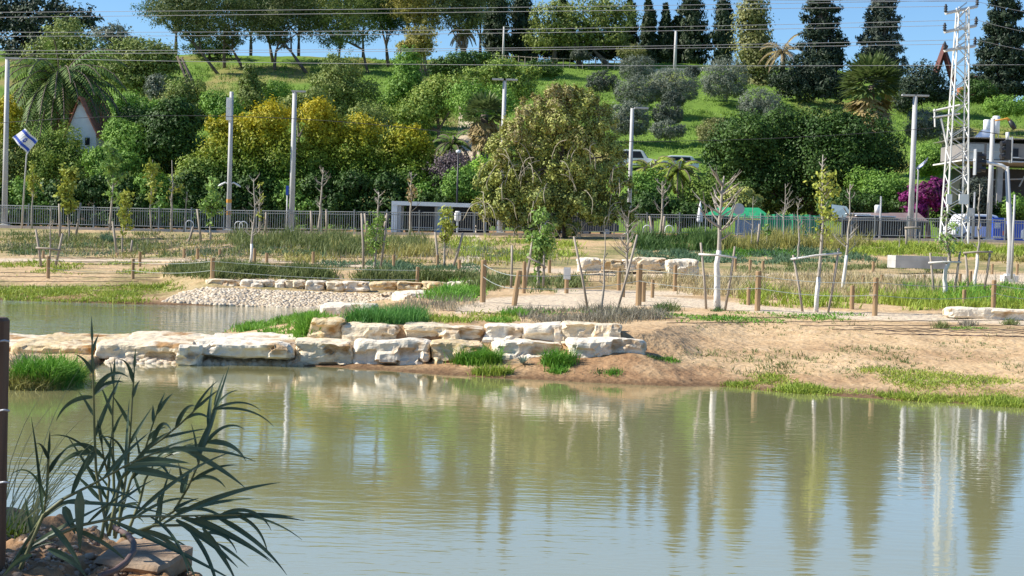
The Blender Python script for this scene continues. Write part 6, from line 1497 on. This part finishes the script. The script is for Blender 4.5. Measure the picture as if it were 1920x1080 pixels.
    for a in [(177, 745, 112, 800, 6.9, .026, 1.6), (176, 740, 230, 712, 6.9, .03, 1.1), (175, 700, 172, 640, 6.9, .02, 0), (178, 850, 110, 890, 6.9, .03, 1.5), (179, 850, 140, 915, 6.9, .034, .6), (250, 866, 350, 868, 6.8, .042, .2), (240, 880, 350, 908, 6.7, .045, .35), (262, 850, 470, 862, 6.7, .03, .5), (340, 840, 455, 912, 6.8, .032, .3), (386, 830, 460, 870, 6.9, .03, 1.4), (372, 855, 402, 775, 6.9, .044, 0), (385, 830, 428, 692, 6.95, .024, 0), (400, 768, 512, 800, 6.9, .014, 1.0), (398, 770, 490, 765, 6.9, .014, 1.2), (360, 975, 560, 975, 6.4, .03, .3), (400, 966, 530, 1075, 6.4, .026, .6), (340, 970, 500, 1050, 6.4, .036, .4), (330, 975, 440, 1060, 6.4, .034, .3), (380, 990, 440, 1085, 6.5, .03, .3), (150, 920, 150, 1030, 6.4, .05, .1), (120, 950, 140, 1000, 6.5, .045, .2), (90, 1030, 160, 1085, 6.2, .035, .8), (60, 1040, 10, 1080, 6.2, .03, .7), (95, 985, 150, 1075, 6.3, .03, .8), (300, 930, 300, 980, 6.8, .03, .3), (326, 955, 370, 935, 6.9, .02, .2), (340, 925, 356, 880, 6.9, .036, 0), (360, 900, 425, 915, 6.9, .022, 1.5), (88, 935, 90, 835, 6.6, .012, 0), (330, 960, 470, 935, 6.5, .022, .2), (420, 960, 560, 1010, 6.5, .014, .6)]: L2(*a)
    mb.build('leaf_blades', reedm, t)
reed()
# dry light grass beside the wooden post
M['bankstone'] = mat('bank_stone', [(.42, .30, .20), (.26, .17, .11), (.55, .45, .34)], 3, .95, island=.7)
cobbles('bank_pebbles', [(0, 990), (200, 985), (350, 1030), (540, 1074), (520, 1080), (0, 1080)], 900, .004, .022, 'small stones and clods on the near bank soil', M['bankstone'], 14)
def wisps():
    r = random.Random(8); b = Vector(P(20, 1000, 6.9)); mb = MB()
    for k in range(46):
        x0 = r.uniform(0, 70); p = Vector(P(x0, r.uniform(975, 1000), 6.9+r.uniform(-.3, .4)))-b; d = Vector((r.uniform(-.2, .6), r.uniform(-.3, .3), 1)).normalized(); L_ = r.uniform(.12, .75); pts = [p.copy()]
        for i in range(8): d = (d+Vector((r.uniform(0, .16), 0, -.07))).normalized(); pts.append(pts[-1]+d*L_/8)
        mb.strip(pts, [.006*(1-i/9) for i in range(9)], [Vector((1, .3, 0))]*9)
    o = mb.build('dry_grass_tuft', leafm('wisp', [(.25, .26, .12), (.40, .40, .22), (.18, .24, .08)], 5)); o.location = b; tag(o, 'thin pale grass stalks beside the dark wooden post', 'grass')
wisps()
blades('bank_weeds', [(0, 985), (60, 985), (30, 1000), (0, 1000)], 60, .1, .008, GR['lime'], 'small yellow green weeds on the near bank', 80, 6, .04, 1.0, thr=-9)
# a tree added out of view, toward the sun, to put the reeds in shade
tree('added_shade_tree', 'unseen leafy tree added left of the camera to shade the near bank', 'tree', 9.6, -3000, [(-2900, 100, 560, 520)], 'dark', 10) if False else None
def shade_tree():
    c = Vector((-1.9, 6.9, 1.25))+Vector(SUN)*10.5; b = Vector((c.x-.3, c.y+.5, float(th(c.x, c.y))-.1)); t = thing('added_shade_tree', b, 'unseen leafy tree added outside the left edge to shade the reeds', 'tree')
    rng = np.random.default_rng(9); q = c-b; V, F = leafcloud(rng, [(q.x, q.y, q.z, 2.4, 2.1, 1.9), (q.x-1, q.y, q.z+.8, 2, 2, 1.5)], 900, .30, .6, cl=.25); link('crown', npmesh('crown', V, F), LF['dark'], t)
    mb = MB(); mb.tube([(0, 0, -.8), (q.x*.5, q.y*.5, q.z*.5), (q.x, q.y, q.z)], [.22, .18, .08], 8); mb.build('trunk', M['bark'], t, True)
shade_tree()
print('objects', len(bpy.data.objects), 'polys', sum(len(m.polygons) for m in bpy.data.meshes))
